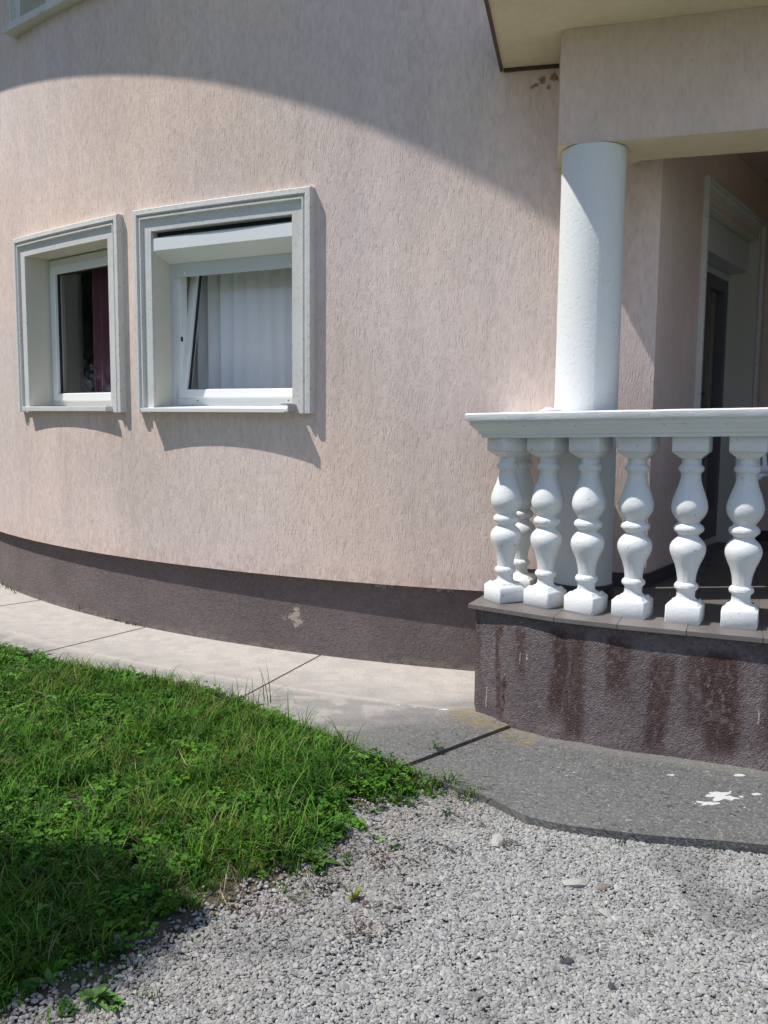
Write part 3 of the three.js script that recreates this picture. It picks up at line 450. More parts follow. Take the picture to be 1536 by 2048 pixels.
// ---------------------------------------------------------------- porch platform
const porch = thing('porch_platform', 'raised porch platform with stained dark base and brown tiled edge', 'porch', [1.4, 0, -4]);
{
  // fine points along the base curve
  const pts = []; for (let i = 0; i < E_BASE.length - 1; i++) { const a = E_BASE[i], b = E_BASE[i + 1], L = Math.hypot(b[0] - a[0], b[1] - a[1]), n = Math.max(1, Math.round(L / 0.03)); for (let k = 0; k < n; k++) pts.push([mix(a[0], b[0], k / n), mix(a[1], b[1], k / n)]); } pts.push(E_BASE.at(-1));
  const s = [0]; for (let i = 1; i < pts.length; i++) s.push(s[i - 1] + Math.hypot(pts[i][0] - pts[i - 1][0], pts[i][1] - pts[i - 1][1]));
  const S0 = Math.hypot(E_BASE[1][0] - E_BASE[0][0], E_BASE[1][1] - E_BASE[0][1]); // arc length at the sharp corner
  const nrm = pts.map((p, i) => { const a = pts[Math.max(0, i - 1)], b = pts[Math.min(pts.length - 1, i + 1)], t = norm2([b[0] - a[0], b[1] - a[1]]); const n = [-t[1], t[0]]; return n; });
  const sg = Math.sign((E[8][0] - E_BASE[8][0]) * nrm[Math.round(nrm.length / 2)][0] + (E[8][1] - E_BASE[8][1]) * nrm[Math.round(nrm.length / 2)][1]);
  const nv = 16, n = pts.length - 1;
  const g = grid(n, nv, (u, v) => { const i = Math.round(u * n), y = -0.12 + 0.631 * v, q = fbm(s[i] * 22, y * 22, 211, 3) - 0.5, foot = sm(0.10, 0.0, y) * (fbm(s[i] * 9, y * 14, 212, 3) - 0.42) * 0.05; const o = (q * 0.006 + foot + 0.05 * (1 - y / 0.51) * sm(S0 + 0.02, S0 + 0.3, s[i]) - 0.004) * sg; return [pts[i][0] + nrm[i][0] * o, y, pts[i][1] + nrm[i][1] * o, s[i], y]; });
  const L = 2.8;
  const base = colourTex(2048, 512, (u, v) => {
    const x = u * L - 0.1, y = -0.1 + v * 0.7, X = x - S0, nn = fbm(x * 4, y * 4, 221, 5), gg = fbm(x * 85, y * 85, 222, 3);
    let c = mix3([0.105, 0.083, 0.082], [0.18, 0.148, 0.145], nn);
    // rusty run marks, each with its own frayed outline
    for (const [a, w, y0, y1, k] of [[0.03, 0.018, 0.2, 0.46, 0.5], [0.14, 0.018, 0.04, 0.45, 0.7], [0.165, 0.012, 0.02, 0.2, 0.9], [0.235, 0.03, 0.24, 0.45, 0.65], [0.44, 0.055, 0.10, 0.47, 0.85], [0.53, 0.05, 0.0, 0.46, 0.75], [0.70, 0.05, 0.22, 0.47, 0.75], [0.87, 0.06, 0.0, 0.40, 0.75], [1.01, 0.045, 0.12, 0.44, 0.6], [1.12, 0.075, 0.03, 0.45, 0.85], [1.33, 0.06, 0.08, 0.46, 0.7], [1.5, 0.05, 0.0, 0.44, 0.7]]) {
      const e = 0.09 * (fbm(x * 9 + a * 30, y * 3, 223, 4) - 0.5), m = sm(w * 1.25, w * 0.45, Math.abs(X - a + e)) * sm(y0 - 0.06, y0 + 0.05, y) * sm(y1 + 0.03, y1 - 0.03, y) * sm(0.27, 0.60, fbm(x * 70, y * 42, 224, 4) * 0.7 + 0.3 * nn + 0.09);
      c = mix3(c, [0.048, 0.018, 0.014], m * k);
    }
    c = c.map(q => q * (0.62 + 0.76 * gg));
    const sp = vnoise(x * 150, y * 150, 225); if (sp > 0.93) c = mix3(c, [0.36, 0.32, 0.29], 0.5);
    for (const [a, b, h] of [[0.255, 0.32, 0.02], [0.075, 0.09, 0.05], [1.27, 0.20, 0.03], [0.29, 0.325, 0.012]]) if (Math.abs(X - a + 0.006 * (fbm(y * 60, a, 226, 2) - 0.5)) < 0.0024 && Math.abs(y - b) < h) c = mix3(c, [0.45, 0.43, 0.41], 0.8);
    return c;
  }, true);
  wpart(porch, 'base_wall', g, mat(0xffffff, 0.95, { map: metres(base, L, 0.7, 0.1 / L, 0.1 / 0.7), bumpMap: metres(roughHeight, 0.55), bumpScale: 0.009 }));
  const inner = [[3.4, -6.5], [2.6, -6.5]];
  wpart(porch, 'floor_slab', prism([...inset(E_BASE, 0).map(([x, z], i) => [x + 0.01, z - 0.02]), ...inner, [1.2, -4.9]], 0.3, 0.5272), mat([0.185, 0.165, 0.152], 0.95));
  // tiles: rows following the edge
  const st = [0.403, 0.757, 1.005, 1.266, 1.54, 1.82, 2.1, 2.4, 2.7, 3.0], ez = x => { for (let i = 1; i < E.length - 1; i++) if (x <= E[i + 1][0]) return mix(E[i][1], E[i + 1][1], (x - E[i][0]) / (E[i + 1][0] - E[i][0])); return E.at(-1)[1]; };
  const P = st.map((x, i) => { const t = i / 9; return { p: [x, ez(x)], d: norm2([mix(0.417, 0.32, t), mix(-0.909, -0.947, t)]) }; });
  const rows = [0, 0.305, 0.61, 0.915, 1.22, 1.525, 1.83, 2.2, 2.6];
  let k = 0;
  for (let r = 0; r < rows.length - 1; r++) for (let i = 0; i < P.length - 1; i++) {
    const q = (o, row) => [o.p[0] + o.d[0] * row, o.p[1] + o.d[1] * row], j = 0.0014;
    const A = q(P[i], rows[r] + (r ? j : 0)), B = q(P[i + 1], rows[r] + (r ? j : 0)), C = q(P[i + 1], rows[r + 1] - j), D = q(P[i], rows[r + 1] - j);
    const ab = norm2([B[0] - A[0], B[1] - A[1]]), sh = (p, s) => [p[0] + ab[0] * s, p[1] + ab[1] * s];
    wpart(porch, 'tile', prism([sh(A, i ? j : 0), sh(B, -j), sh(C, -j), sh(D, i ? j : 0)], 0.511, 0.53 + 0.0012 * (rnd() - 0.5)), tileMats[k++ % 3]);
  }
}

// ---------------------------------------------------------------- porch column
{
  const col = thing('porch_column', 'round white plastered column carrying the porch beam', 'column', [0.985, 0.53, -4.32]);
  const g = new THREE.CylinderGeometry(0.150, 0.153, 2.142, 64, 24, false); g.translate(0, 1.071, 0);
  const p = g.attributes.position, uv = g.attributes.uv; for (let i = 0; i < p.count; i++) { uv.setXY(i, uv.getX(i) * 0.96, p.getY(i)); const a = Math.atan2(p.getZ(i), p.getX(i)), k = 1 + 0.008 * (fbm(Math.cos(a) * 2 + 5, p.getY(i) * 2 + Math.sin(a) * 2, 231, 3) - 0.5); p.setXYZ(i, p.getX(i) * k, p.getY(i), p.getZ(i) * k); }
  g.computeVertexNormals(); part(col, 'shaft', g, columnMat);
  const s = new THREE.LatheGeometry([[0.155, 0.0], [0.163, 0.0], [0.163, 0.07], [0.160, 0.074], [0.151, 0.074]].map(a => new THREE.Vector2(...a)), 48); part(col, 'skirting', s, skirtMat, 'dark tile skirting round the foot of the column');
}

// ---------------------------------------------------------------- balustrade
{
  const bal = thing('balustrade', 'white balustrade with turned balusters and moulded handrail along the porch edge', 'balustrade', [1.1, 0.53, -4]);
  const spots = [[0.590, -4.185, -66], [0.766, -4.080, -48], [0.930, -3.955, -40], [1.121, -3.872, -33], [1.326, -3.779, -27], [1.533, -3.693, -24], [1.742, -3.612, -21], [1.952, -3.535, -20], [2.165, -3.46, -19], [0.694, -4.405, -113]];
  const tilt = (x, z) => 0.026 * (x - 1.0);
  const prof = [[0.040, 0], [0.040, 0]];
  const H = 0.80, u = 0.80 / 1740; // profile units measured from the top
  const pr = [[300, 95], [325, 88], [385, 87], [395, 100], [412, 114], [430, 117], [448, 112], [462, 94], [475, 87], [520, 92], [580, 107], [650, 133], [720, 156], [770, 165], [800, 165], [840, 155], [880, 132], [912, 106], [930, 96], [944, 108], [958, 128], [975, 137], [992, 138], [1010, 130], [1030, 106], [1044, 92], [1060, 95], [1085, 122], [1115, 148], [1150, 162], [1180, 165], [1210, 162], [1260, 144], [1330, 112], [1400, 93], [1460, 85], [1492, 84], [1505, 99], [1520, 110], [1538, 112], [1554, 106], [1568, 90], [1582, 84], [1625, 84], [1645, 92], [1658, 110], [1664, 124], [1676, 130], [1690, 128]].map(([t, r]) => new THREE.Vector2(r * u, H - (t - 125) * u)).reverse();
  spots.forEach(([x, z, a], bi) => {
    const lathe = new THREE.LatheGeometry(pr, 40);
    const B = 0.148, top = new RoundedBoxGeometry(B, 0.068, B, 2, 0.006), bot = new RoundedBoxGeometry(B, 0.082, B, 4, 0.008);
    top.translate(0, H - 0.033, 0); bot.translate(0, 0.037, 0);
    const cone = new THREE.CylinderGeometry(B * 0.69, 0.055, 0.028, 4, 1, true); cone.rotateY(Math.PI / 4); cone.translate(0, H - 0.081, 0);
    const cone2 = new THREE.CylinderGeometry(0.075, B * 0.68, 0.020, 4, 1, true); cone2.rotateY(Math.PI / 4); cone2.translate(0, 0.084, 0);
    const g = join([lathe, metreUV(top), metreUV(bot), metreUV(cone), metreUV(cone2)]);
    const p = g.attributes.position, q = new THREE.Vector3();
    for (let i = 0; i < p.count; i++) { q.fromBufferAttribute(p, i); const k = fbm(q.x * 22 + bi * 7, q.y * 16 + q.z * 22, 241, 3) - 0.5, low = sm(0.10, 0.0, q.y), am = 0.0035 + 0.009 * low; const rad = Math.hypot(q.x, q.z) || 1; p.setXYZ(i, q.x + q.x / rad * k * am, q.y + (q.y < 0.03 ? Math.max(0, fbm(q.x * 40 + bi, q.z * 40, 242, 3) - 0.45) * 0.03 : 0) * low, q.z + q.z / rad * k * am); }
    const uv = g.attributes.uv; for (let i = 0; i < uv.count; i++) uv.setXY(i, (i < lathe.index.count ? uv.getX(i) * 0.5 : uv.getX(i)) + bi * 0.173, (i < lathe.index.count ? p.getY(i) : uv.getY(i)) + bi * 0.291);
    const gg = toCreasedNormals(g, 0.75);
    const m = part(bal, 'baluster', gg, whitePaint); m.position.set(x - 1.1, 0, z + 4); m.rotation.y = a * D2R; m.scale.y = 1 + tilt(x, z) / H;
  });
  // handrail
  const path = [[0.80, -4.66], [0.694, -4.405], [0.590, -4.185], [0.675, -4.128], [0.766, -4.072], [0.85, -4.010], [0.935, -3.958], [1.03, -3.912], [1.121, -3.868], [1.22, -3.822], [1.326, -3.777], [1.43, -3.733], [1.533, -3.691], [1.742, -3.608], [1.952, -3.53], [2.165, -3.455], [2.5, -3.34]];
  const Y = 1.328, rp = [[-0.10, 0.002], [0.104, 0.002], [0.106, 0.018], [0.116, 0.021], [0.118, 0.034], [0.128, 0.042], [0.138, 0.052], [0.141, 0.058], [0.150, 0.061], [0.152, 0.080], [0.168, 0.083], [0.170, 0.088], [0.170, 0.112], [0.164, 0.118], [-0.164, 0.118], [-0.170, 0.112], [-0.170, 0.088], [-0.155, 0.078], [-0.140, 0.048], [-0.112, 0.020]].map(([o, y]) => [o, y + Y]);
  // refine path so that the rail edge can be a little uneven
  const fine = []; for (let i = 0; i < path.length - 1; i++) { const n = 4; for (let k = 0; k < n; k++) fine.push([mix(path[i][0], path[i + 1][0], k / n), mix(path[i][1], path[i + 1][1], k / n)]); } fine.push(path.at(-1));
  const t = sweep(fine, rp, (x, z) => tilt(x, z) + 0.003 * (fbm(x * 9, z * 9, 243, 3) - 0.5));
  // make sure the moulding points outward
  wpart(bal, 'handrail', t, whitePaint);
  wpart(bal, 'mortar_blob', (() => { const g = new THREE.SphereGeometry(0.03, 14, 8, 0, Math.PI * 2, 0, Math.PI / 2); g.scale(1.6, 0.55, 1); const p = g.attributes.position; for (let i = 0; i < p.count; i++) { const k = 0.7 + 0.6 * fbm(p.getX(i) * 60 + 3, p.getZ(i) * 60 + p.getY(i) * 40, 244, 2); p.setXYZ(i, p.getX(i) * k, p.getY(i) * k, p.getZ(i) * k); } g.computeVertexNormals(); g.translate(0.77, Y + 0.114, -4.12); return g; })(), whitePaint);
}

// ---------------------------------------------------------------- plastic chair on the porch
{
  const c = thing('plastic_chair', 'white plastic garden chair with slatted back behind the balustrade', 'chair', [2.13, 0.53, -4.33]); c.rotation.y = 0.35;
  const m = mat([0.74, 0.76, 0.78], 0.4);
  part(c, 'seat', grid(10, 10, (u, v) => { const x = (u - 0.5) * 0.46, z = (v - 0.5) * 0.44; return [x, 0.42 + 0.03 * (4 * (u - 0.5) ** 2) - 0.02 * Math.sin(v * 3) + 0.02 * v, z]; }), m);
  for (const [sx, sz] of [[-1, 1], [1, 1], [-1, -1], [1, -1]]) { const g = new THREE.CylinderGeometry(0.028, 0.02, 0.44, 10); g.rotateX(sz * 0.10); g.rotateZ(-sx * 0.08); g.translate(sx * 0.235, 0.215, sz * 0.215); part(c, 'leg', g, m); }
  const bz = y => -0.20 - 0.18 * (y - 0.42);
  const bow = (pts, r) => new THREE.TubeGeometry(new THREE.CatmullRomCurve3(pts.map(p => new THREE.Vector3(...p))), 30, r, 8);
  part(c, 'backrest', join([bow([[-0.24, 0.42, bz(0.42)], [-0.25, 0.62, bz(0.62)], [-0.20, 0.80, bz(0.8)], [0, 0.85, bz(0.85)], [0.20, 0.80, bz(0.8)], [0.25, 0.62, bz(0.62)], [0.24, 0.42, bz(0.42)]], 0.020), bow([[-0.24, 0.52, bz(0.52)], [-0.12, 0.60, bz(0.6)], [0, 0.625, bz(0.62)], [0.12, 0.60, bz(0.6)], [0.24, 0.52, bz(0.52)]], 0.018)]), m);
  for (let k = -4; k <= 4; k++) { const x = k * 0.044, y0 = 0.615 - 3 * x * x * 0.6, y1 = 0.835 - x * x * 1.2, g = rbox(0.024, y1 - y0, 0.012, x, (y0 + y1) / 2, 0, 0.004); g.rotateX(-0.17); g.translate(0, 0, -0.128); part(c, 'slat', g, m); }
  for (const s of [-1, 1]) part(c, 'armrest', bow([[s * 0.245, 0.62, bz(0.62)], [s * 0.28, 0.64, -0.05], [s * 0.28, 0.63, 0.12], [s * 0.26, 0.56, 0.21], [s * 0.245, 0.40, 0.22]], 0.020), m);
}

// ---------------------------------------------------------------- gravel
{
  const variants = [0, 1, 2, 3].map(v => { const g = new THREE.IcosahedronGeometry(1, v & 1), p = g.attributes.position, q = new THREE.Vector3(); for (let i = 0; i < p.count; i++) { q.fromBufferAttribute(p, i); const k = 0.72 + 0.55 * fbm(q.x * 1.3 + v * 9 + 4, q.y * 1.3 + q.z * 1.7 + 4, 251 + v, 2); p.setXYZ(i, q.x * k, q.y * k, q.z * k); } g.computeVertexNormals(); return toCreasedNormals(g, 0.25); });
  const shades = [[0.365, 0.355, 0.33], [0.325, 0.32, 0.30], [0.395, 0.39, 0.365], [0.285, 0.28, 0.268], [0.35, 0.325, 0.285], [0.34, 0.335, 0.32], [0.22, 0.212, 0.205], [0.44, 0.43, 0.40]];
  const list = [[], [], [], []], m4 = new THREE.Matrix4(), e = new THREE.Euler(), Q = new THREE.Quaternion(), V = new THREE.Vector3(), S = new THREE.Vector3();
  const pave = [...paveOuter, [3.4, -6], [0.06, -6]];
  for (let k = 0; k < 240000; k++) {
    const x = rr(-1.15, 2.0), z = rr(-3.45, -1.35); if (inPoly(x, z, pave)) continue;
    if (Math.abs(x) > -z * 0.56 + 0.18) continue;
    const d = lawnSigned(x, z), w = 0.16 * (fbm(x * 6, z * 6, 261, 3) - 0.5); if (d + w > 0.02 && rnd() > Math.exp(-(d + w - 0.02) * 22) * 0.7) continue;
    if (x > -0.2 && x < 0.2 && fbm(x * 7 + 3, z * 7, 262, 3) > 0.66 && rnd() < 0.5) continue;
    const s = 0.0026 + 0.0040 * Math.pow(rnd(), 1.6) + (rnd() < 0.012 ? 0.005 : 0);
    S.set(s * rr(1.0, 1.9), s * rr(0.45, 0.85), s * rr(0.75, 1.15)); e.set(rr(-0.45, 0.45), rnd() * 6.3, rr(-0.45, 0.45)); Q.setFromEuler(e);
    V.set(x, bedHeight(x, z) - 0.003 + rnd() * 0.005, z);
    const c = shades[Math.floor(rnd() * shades.length)], b = 0.90 * rr(0.88, 1.1) * (1 - 0.3 * sm(0.5, 0.75, fbm(x * 4, z * 4, 263, 3)));
    const so = 0.55 * sm(-0.45, 0.0, d + 0.5 * (fbm(x * 7, z * 7, 264, 4) - 0.5)) * rnd(), cc = mix3([c[0] * b, c[1] * b, c[2] * b], [0.21, 0.155, 0.115], so); // earth trodden onto the stones beside the lawn
    list[k & 3].push([m4.compose(V, Q, S).clone(), lin(...cc)]);
  }
  const g = thing('gravel', 'pale grey crushed stone gravel covering the yard', 'gravel', [0, 0, 0], null, 'stuff');
  const gm = mat([1, 1, 1], 0.9);
  list.forEach((l, v) => { const im = new THREE.InstancedMesh(variants[v], gm, l.length); im.name = 'gravel_stones'; im.castShadow = im.receiveShadow = true; l.forEach(([m, c], i) => { im.setMatrixAt(i, m); im.setColorAt(i, c); }); im.userData.kind = 'stuff'; g.add(im); });
  // a few larger stones one can pick out
  const big = [[0.608, -2.595, 0.028, 'large pale flat stone lying in the gravel, right of the middle', 1.5], [0.40, -2.875, 0.026, 'pale slab-like stone in the gravel near the paving edge', 1.8], [0.344, -2.611, 0.013, 'small rounded white pebble in the gravel left of the large flat stone', 1.1], [0.69, -2.58, 0.020, 'brownish stone just right of the large pale flat one', 1.2], [0.66, -2.44, 0.020, 'pale squarish stone in the gravel below the large flat one', 1.3], [0.50, -2.205, 0.015, 'dark purplish stone in the gravel near the bottom of the view', 1.4], [0.593, -2.10, 0.013, 'cream pebble in the lower gravel below the dark stone', 1.2]];
  big.forEach(([x, z, r, label, st], i) => { const gg = variants[i & 3].clone(); gg.scale(r * st, r * 0.5, r * 0.8); gg.rotateY(i * 1.3); const dark = label.includes('dark'), brown = label.includes('brown'); const o = solo('loose_stone', gg, mat(dark ? [0.10, 0.085, 0.10] : brown ? [0.30, 0.26, 0.20] : [0.50, 0.48, 0.44], 0.9, { bumpMap: metres(roughHeight, 0.5), bumpScale: 0.002 }), label, 'stone', 'larger stones in the gravel'); o.position.set(x, bedHeight(x, z) + r * 0.25, z); });
}

// ---------------------------------------------------------------- lawn
const leafMat = (extra = {}) => new THREE.MeshPhysicalMaterial({ color: 0xffffff, roughness: 0.62, specularIntensity: 0.25, transmission: 0.2, thickness: 0, side: THREE.DoubleSide, ...extra });
function bladeTuft(n, spread, h0, h1, wid, lean) {
  const pos = [], idx = [];
  for (let k = 0; k < n; k++) {
    const a = rnd() * 6.283, r = spread * Math.sqrt(rnd()), x = Math.cos(a) * r, z = Math.sin(a) * r, b = rnd() * 6.283, h = rr(h0, h1), w = wid * rr(0.7, 1.2), l = lean * rr(0.3, 1.2) * h, dx = Math.cos(b), dz = Math.sin(b), o = pos.length / 3;
    for (let s = 0; s <= 4; s++) { const t = s / 4, bend = l * t * t, y = h * (t - 0.28 * lean * t * t * t), ww = w * (1 - t * t * 0.92) * 0.5; pos.push(x + dx * bend - dz * ww, y, z + dz * bend + dx * ww, x + dx * bend + dz * ww, y, z + dz * bend - dx * ww); }
    for (let s = 0; s < 4; s++) { const q = o + s * 2; idx.push(q, q + 1, q + 3, q, q + 3, q + 2); }
  }
  return geo(pos, idx);
}
function leafAt(pos, idx, x, y, z, yaw, pitch, len, wid, curl = 0.3, n = 4) { // an oval leaf starting at a point
  const o = pos.length / 3, cy = Math.cos(yaw), sy = Math.sin(yaw);
  for (let s = 0; s <= n; s++) { const t = s / n, w = wid * Math.sin(Math.PI * Math.min(0.985, 0.06 + t * 0.93)) * 0.5, f = len * t, yy = y + Math.sin(pitch) * f - curl * len * t * t, ff = Math.cos(pitch) * f; pos.push(x + cy * ff - sy * w, yy + w * 0.35, z + sy * ff + cy * w, x + cy * ff, yy, z + sy * ff, x + cy * ff + sy * w, yy + w * 0.35, z + sy * ff - cy * w); }
  for (let s = 0; s < n; s++) for (const k of [0, 1]) { const q = o + s * 3 + k; idx.push(q, q + 1, q + 4, q, q + 4, q + 3); }
}
function cloverGeo(n, spread) { const pos = [], idx = []; for (let k = 0; k < n; k++) { const a = rnd() * 6.283, r = spread * Math.sqrt(rnd()), h = rr(0.015, 0.05), yw = rnd() * 6.283; for (let j = 0; j < 3; j++) leafAt(pos, idx, Math.cos(a) * r, h, Math.sin(a) * r, yw + j * 2.09, rr(-0.1, 0.5), rr(0.011, 0.018), rr(0.010, 0.016), 0.2, 2); } return geo(pos, idx); }
function rosetteGeo(n, l0, l1, wr, p0, p1) { const pos = [], idx = []; for (let k = 0; k < n; k++) leafAt(pos, idx, 0, 0.004, 0, k * 2.4 + rr(-0.3, 0.3), rr(p0, p1), rr(l0, l1), rr(l0, l1) * wr, rr(0.15, 0.5)); return geo(pos, idx); }
{
  const paveZone = (x, z) => { const d = Math.hypot(x - CX, z - CZ); return d < OUT - 0.03 - 0.16 * fbm(x * 2.5, z * 2.5, 271, 3) && x < 0.1; };
  const density = (x, z) => { // 0..1: where grass grows, thinning raggedly at its rims
    const d = lawnSigned(x, z) + 0.34 * (fbm(x * 4.5, z * 4.5, 272, 4) - 0.5);
    if (paveZone(x, z)) return 0;
    const bare = sm(0.68, 0.80, fbm(x * 2.6 + 7, z * 2.6, 273, 4));
    return Math.max(0.9 * sm(0.0, 0.16, d), 0.10 * sm(-0.16, 0.0, d)) * (1 - 0.8 * bare) + 0.1 * sm(0.05, 0.2, d) * (1 - bare);
  };
  const lay = (name, label, cat, geos, tries, scale, colours, thr, m, tilt = 0.15) => {
    const g = thing(name, label, cat, [0, 0, 0], null, 'stuff'), L = geos.map(() => []), M = new THREE.Matrix4(), q = new THREE.Quaternion(), e = new THREE.Euler(), V = new THREE.Vector3(), S = new THREE.Vector3();
    for (let k = 0; k < tries; k++) {
      const x = rr(-3.6, 0.42), z = rr(-6.2, -1.3); if (x < z * 0.52 - 0.25) continue;
      const dn = density(x, z); if (rnd() > dn * thr(x, z)) continue;
      const s = rr(...scale) * (0.65 + 0.35 * dn); e.set(rr(-tilt, tilt), rnd() * 6.283, rr(-tilt, tilt)); q.setFromEuler(e); V.set(x, bedHeight(x, z) - 0.006, z); S.set(s, s * rr(0.8, 1.2), s);
      const c = colours[Math.floor(rnd() * colours.length)], b = rr(0.55, 1.6); L[k % geos.length].push([M.compose(V, q, S).clone(), lin(c[0] * b, c[1] * b, c[2] * b)]);
    }
    L.forEach((l, v) => { const im = new THREE.InstancedMesh(geos[v], m, l.length); im.name = name + '_tufts'; im.castShadow = im.receiveShadow = true; im.userData.kind = 'stuff'; l.forEach(([a, c], i) => { im.setMatrixAt(i, a); im.setColorAt(i, c); }); g.add(im); });
  };
  const greens = [[0.045, 0.138, 0.009], [0.064, 0.175, 0.011], [0.034, 0.11, 0.009], [0.088, 0.20, 0.014], [0.052, 0.15, 0.009], [0.022, 0.075, 0.009]];
  lay('grass', 'unmown green grass blades of the lawn', 'grass', [bladeTuft(10, 0.024, 0.03, 0.085, 0.0036, 0.7), bladeTuft(9, 0.027, 0.045, 0.12, 0.0040, 0.9), bladeTuft(11, 0.022, 0.02, 0.06, 0.0034, 0.7)], 62000, [0.65, 1.25], [...greens, [0.11, 0.16, 0.02], [0.12, 0.24, 0.02], [0.16, 0.17, 0.045]], (x, z) => 0.35 + 0.65 * sm(0.38, 0.62, fbm(x * 3, z * 3, 281, 3)), leafMat());
  lay('tall_grass', 'longer arching grass standing in clumps in the lawn', 'grass', [bladeTuft(9, 0.03, 0.08, 0.17, 0.0056, 1.1), bladeTuft(7, 0.03, 0.09, 0.19, 0.006, 0.9)], 8000, [0.7, 1.15], [...greens, [0.09, 0.17, 0.03]], (x, z) => sm(0.54, 0.66, fbm(x * 4 + 11, z * 4, 283, 3)), leafMat());
  lay('clover', 'low clover leaves growing between the lawn grass', 'clover', [cloverGeo(9, 0.03), cloverGeo(8, 0.028), cloverGeo(10, 0.035)], 32000, [0.5, 1.25], [...greens, [0.09, 0.19, 0.03]], (x, z) => 0.12 + 0.88 * sm(0.55, 0.38, fbm(x * 3, z * 3, 281, 3)), leafMat(), 0.4);
  lay('broadleaf_weeds', 'broad leaved plantain and dandelion scattered in the lawn', 'weeds', [rosetteGeo(7, 0.04, 0.075, 0.42, 0.3, 1.0), rosetteGeo(6, 0.035, 0.065, 0.6, 0.2, 0.9), rosetteGeo(8, 0.05, 0.09, 0.28, 0.4, 1.1)], 24000, [0.45, 1.1], greens.concat([[0.10, 0.20, 0.04], [0.12, 0.22, 0.05]]), (x, z) => 0.15 + 0.7 * sm(0.45, 0.65, fbm(x * 2.4 + 30, z * 2.4, 282, 3)), leafMat());
  lay('dry_straw', 'dry straw lying between the grass', 'straw', [bladeTuft(4, 0.03, 0.03, 0.07, 0.003, 1.6)], 16000, [0.7, 1.3], [[0.34, 0.27, 0.14], [0.24, 0.17, 0.09]], () => 0.35, mat([1, 1, 1], 0.8), 1.2);
}
// brown leaf litter blown together along the lawn rim
{
  const pos = [], idx = [];
  for (const [x, z, n, r] of [[-0.12, -2.80, 70, 0.09], [0.06, -2.72, 60, 0.07], [-0.20, -2.56, 60, 0.08], [0.40, -2.86, 30, 0.05], [0.22, -2.80, 40, 0.05], [-0.05, -2.34, 45, 0.06], [-0.33, -2.45, 70, 0.10], [0.0, -2.47, 30, 0.05], [0.30, -3.02, 30, 0.06]]) for (let k = 0; k < n; k++) { const a = rnd() * 6.283, q = r * Math.sqrt(rnd()), X = x + Math.cos(a) * q * 1.4, Z = z + Math.sin(a) * q * 0.7; leafAt(pos, idx, X, bedHeight(X, Z) + 0.006, Z, rnd() * 6.283, rr(-0.1, 0.5), rr(0.008, 0.024), rr(0.003, 0.009), rr(-0.4, 0.4), 2); }
  solo('leaf_litter', geo(pos, idx), mat([0.085, 0.055, 0.045], 0.9), 'brown scraps of dead leaves on the gravel beside the lawn', 'leaf litter', null, 'stuff');
}
